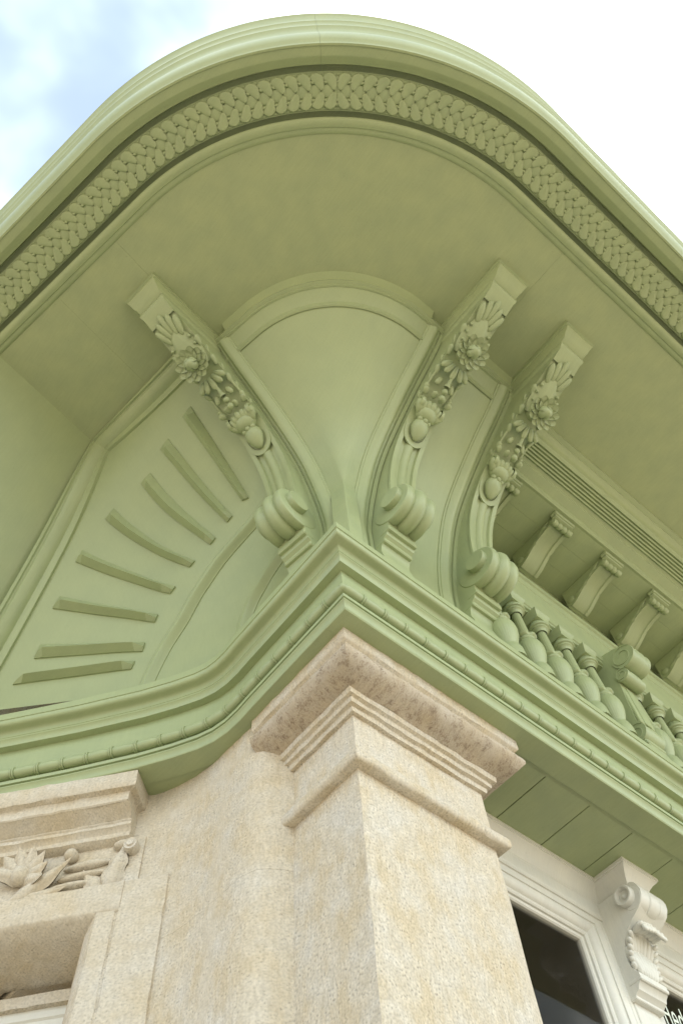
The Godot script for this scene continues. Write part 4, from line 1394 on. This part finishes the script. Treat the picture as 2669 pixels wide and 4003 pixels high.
	box(st, at(Vector3(0, 2.61 - 2.312, -0.857 + 0.90)), Vector3(0.040, 0.22, 0.010), 0.003)
	lone(c, "front_strip", st.commit(), M.green)
	var sb := Basis(Vector3(0, -1, 0), Vector3(1, 0, 0), Vector3(0, 0, 1))
	for q in [[-0.786, 2.840, 0.058, "upper_roll"], [-0.828, 2.757, 0.033, "lower_roll"], [-0.893, 2.455, 0.046, "foot_roll"]]:
		st = new_st()
		var r: float = q[2]
		lathe(st, Transform3D(sb, Vector3(0, q[1] - 2.312, q[0] + 0.90)), v2s([0.0, -0.0575, r, -0.0575, r * 1.02, -0.050, r * 0.96, -0.034, r * 1.02, -0.018, r * 1.0, 0.0, r * 1.02, 0.018, r * 0.96, 0.034, r * 1.02, 0.050, r, 0.0575, 0.0, 0.0575]), 28, 36.0)
		var roll := lone(c, q[3], st.commit(), M.green)
		for sg in [-1.0, 1.0]:
			st = new_st()      # the spiral line on each face
			var gs := []
			for i in 44:
				var a4: float = i / 43.0 * TAU * 1.35 + 0.6
				var rr: float = r * (0.96 - 0.60 * i / 43.0)
				var row4 := PackedVector3Array()
				for e in [[-0.0028, 0.0], [-0.0022, 0.0035], [0.0022, 0.0035], [0.0028, 0.0]]:
					row4.append(Vector3(sg * (0.0575 + e[1]), q[1] - 2.312 + sin(a4) * (rr + e[0]), q[0] + 0.90 + cos(a4) * (rr + e[0])))
				gs.append(row4)
			grid(st, gs, 40.0)
			lone(roll, "spiral", st.commit(), M.green)
	st = new_st()
	for k in 3:
		var w := (k - 1) * 0.030
		leaf(st, Vector3(w, 2.905 - 2.312, -0.755 + 0.90), Vector3(w * 3.0, -1.0, 0.45), Vector3(0, 0.3, 1), 0.095, 0.042, -0.35, 3, 0.4, 0.5)
	lone(c, "acanthus_leaf", st.commit(), M.green)
	st = new_st()
	box(st, at(Vector3(0, 0.034, 0.01)), Vector3(0.122, 0.066, 0.05), 0.006)
	box(st, at(Vector3(0, 0.082, 0.012)), Vector3(0.112, 0.022, 0.046), 0.006)
	lone(c, "foot_block", st.commit(), M.green)

# ---------------------------------------------------------------- modillions
func build_modillions() -> void:
	var first := thing("modillion", "", "modillion", Vector3.ZERO, "modillions under the gallery cornice")
	# local: x across, z out from the wall, y up from the underside's level downward negative
	var side := v2s([0.0, 0.0, 0.300, 0.0, 0.300, -0.012, 0.292, -0.020, 0.268, -0.026, 0.250, -0.034, 0.225, -0.040, 0.190, -0.046, 0.150, -0.058, 0.110, -0.078, 0.075, -0.100, 0.045, -0.116, 0.018, -0.124, 0.0, -0.122])
	var st := new_st()
	extrude(st, side, 0.050, 30.0)
	lone(first, "body", st.commit(), M.green)
	st = new_st()
	var g := []
	var fr := []
	for i in 20: fr.append(spline(v2s([0.250, -0.036, 0.225, -0.041, 0.190, -0.047, 0.150, -0.059, 0.110, -0.079, 0.075, -0.101, 0.045, -0.117, 0.018, -0.125]), i / 19.0))
	for i in 20:
		var row := PackedVector3Array()
		for q in [[-0.054, 0.006], [-0.054, -0.008], [-0.036, -0.008], [-0.032, -0.002], [0.032, -0.002], [0.036, -0.008], [0.054, -0.008], [0.054, 0.006]]: row.append(Vector3(q[0], fr[i].y + q[1], fr[i].x - q[1] * 0.4))
		g.append(row)
	grid(st, g, 30.0)
	lone(first, "tongue", st.commit(), M.green)
	st = new_st()
	box(st, at(Vector3(0, -0.010, 0.292)), Vector3(0.135, 0.020, 0.040), 0.004)
	box(st, at(Vector3(0, -0.024, 0.286)), Vector3(0.122, 0.012, 0.030), 0.004)
	lone(first, "cap_plate", st.commit(), M.green)
	st = new_st()
	for k in 4: egg(st, Transform3D(Basis(Vector3(0.0195, 0, 0), Vector3(0, 0.019, 0), Vector3(0, 0, 0.019)), Vector3(-0.046 + 0.0305 * k, -0.048, 0.268)), 14, 10)
	for sg in [-1.0, 1.0]: lathe(st, Transform3D(Basis(Vector3(0, -1, 0), Vector3(sg, 0, 0), Vector3(0, 0, sg)), Vector3(sg * 0.046, -0.048, 0.268)), v2s([0.018, 0.0, 0.018, 0.014, 0.012, 0.017, 0.0, 0.017]), 16)
	lone(first, "beaded_roll", st.commit(), M.green)
	for sg in [-1.0, 1.0]:
		st = new_st()
		for k in 4: leaf(st, Vector3(sg * 0.050, -0.092 + 0.020 * k, 0.060 + 0.042 * k), Vector3(0, 0.25, 1), Vector3(sg, 0, 0), 0.07, 0.030, 0.12, 2, 0.5, 0.5)
		egg(st, Transform3D(Basis.from_scale(Vector3(0.008, 0.022, 0.022)), Vector3(sg * 0.050, -0.085, 0.030)), 12, 8)
		lone(first, "side_leaf", st.commit(), M.green)
	for k in 5:
		var o: Node3D = first
		if k > 0:
			o = first.duplicate()
			o.name = "modillion_%03d" % k
			add_child(o)
		o.position = V(1.758 + 0.358 * k, 3.501, -0.90)
		o.set_meta("label", ["carved green modillion half hidden behind the scroll bracket at the gallery's end", "first whole carved green modillion past the scroll bracket", "second whole carved green modillion past the scroll bracket", "carved green modillion just above the scrolled console", "carved green modillion next past the one above the scrolled console"][k])


func _ready() -> void:
	dL = Vector2(-sin(deg_to_rad(TURN)), -cos(deg_to_rad(TURN)))
	nL = Vector2(-cos(deg_to_rad(TURN)), sin(deg_to_rad(TURN)))
	make_camera()
	make_sky()
	make_materials()
	build_ground()
	build_canopy()
	build_cone()
	build_bay_panel()
	build_fan()
	build_gallery()
	build_entablature()
	build_sun_block_storey()
	build_stone()
	build_window()
	build_shopfront()
	build_brackets()
	build_balustrade()
	build_modillions()
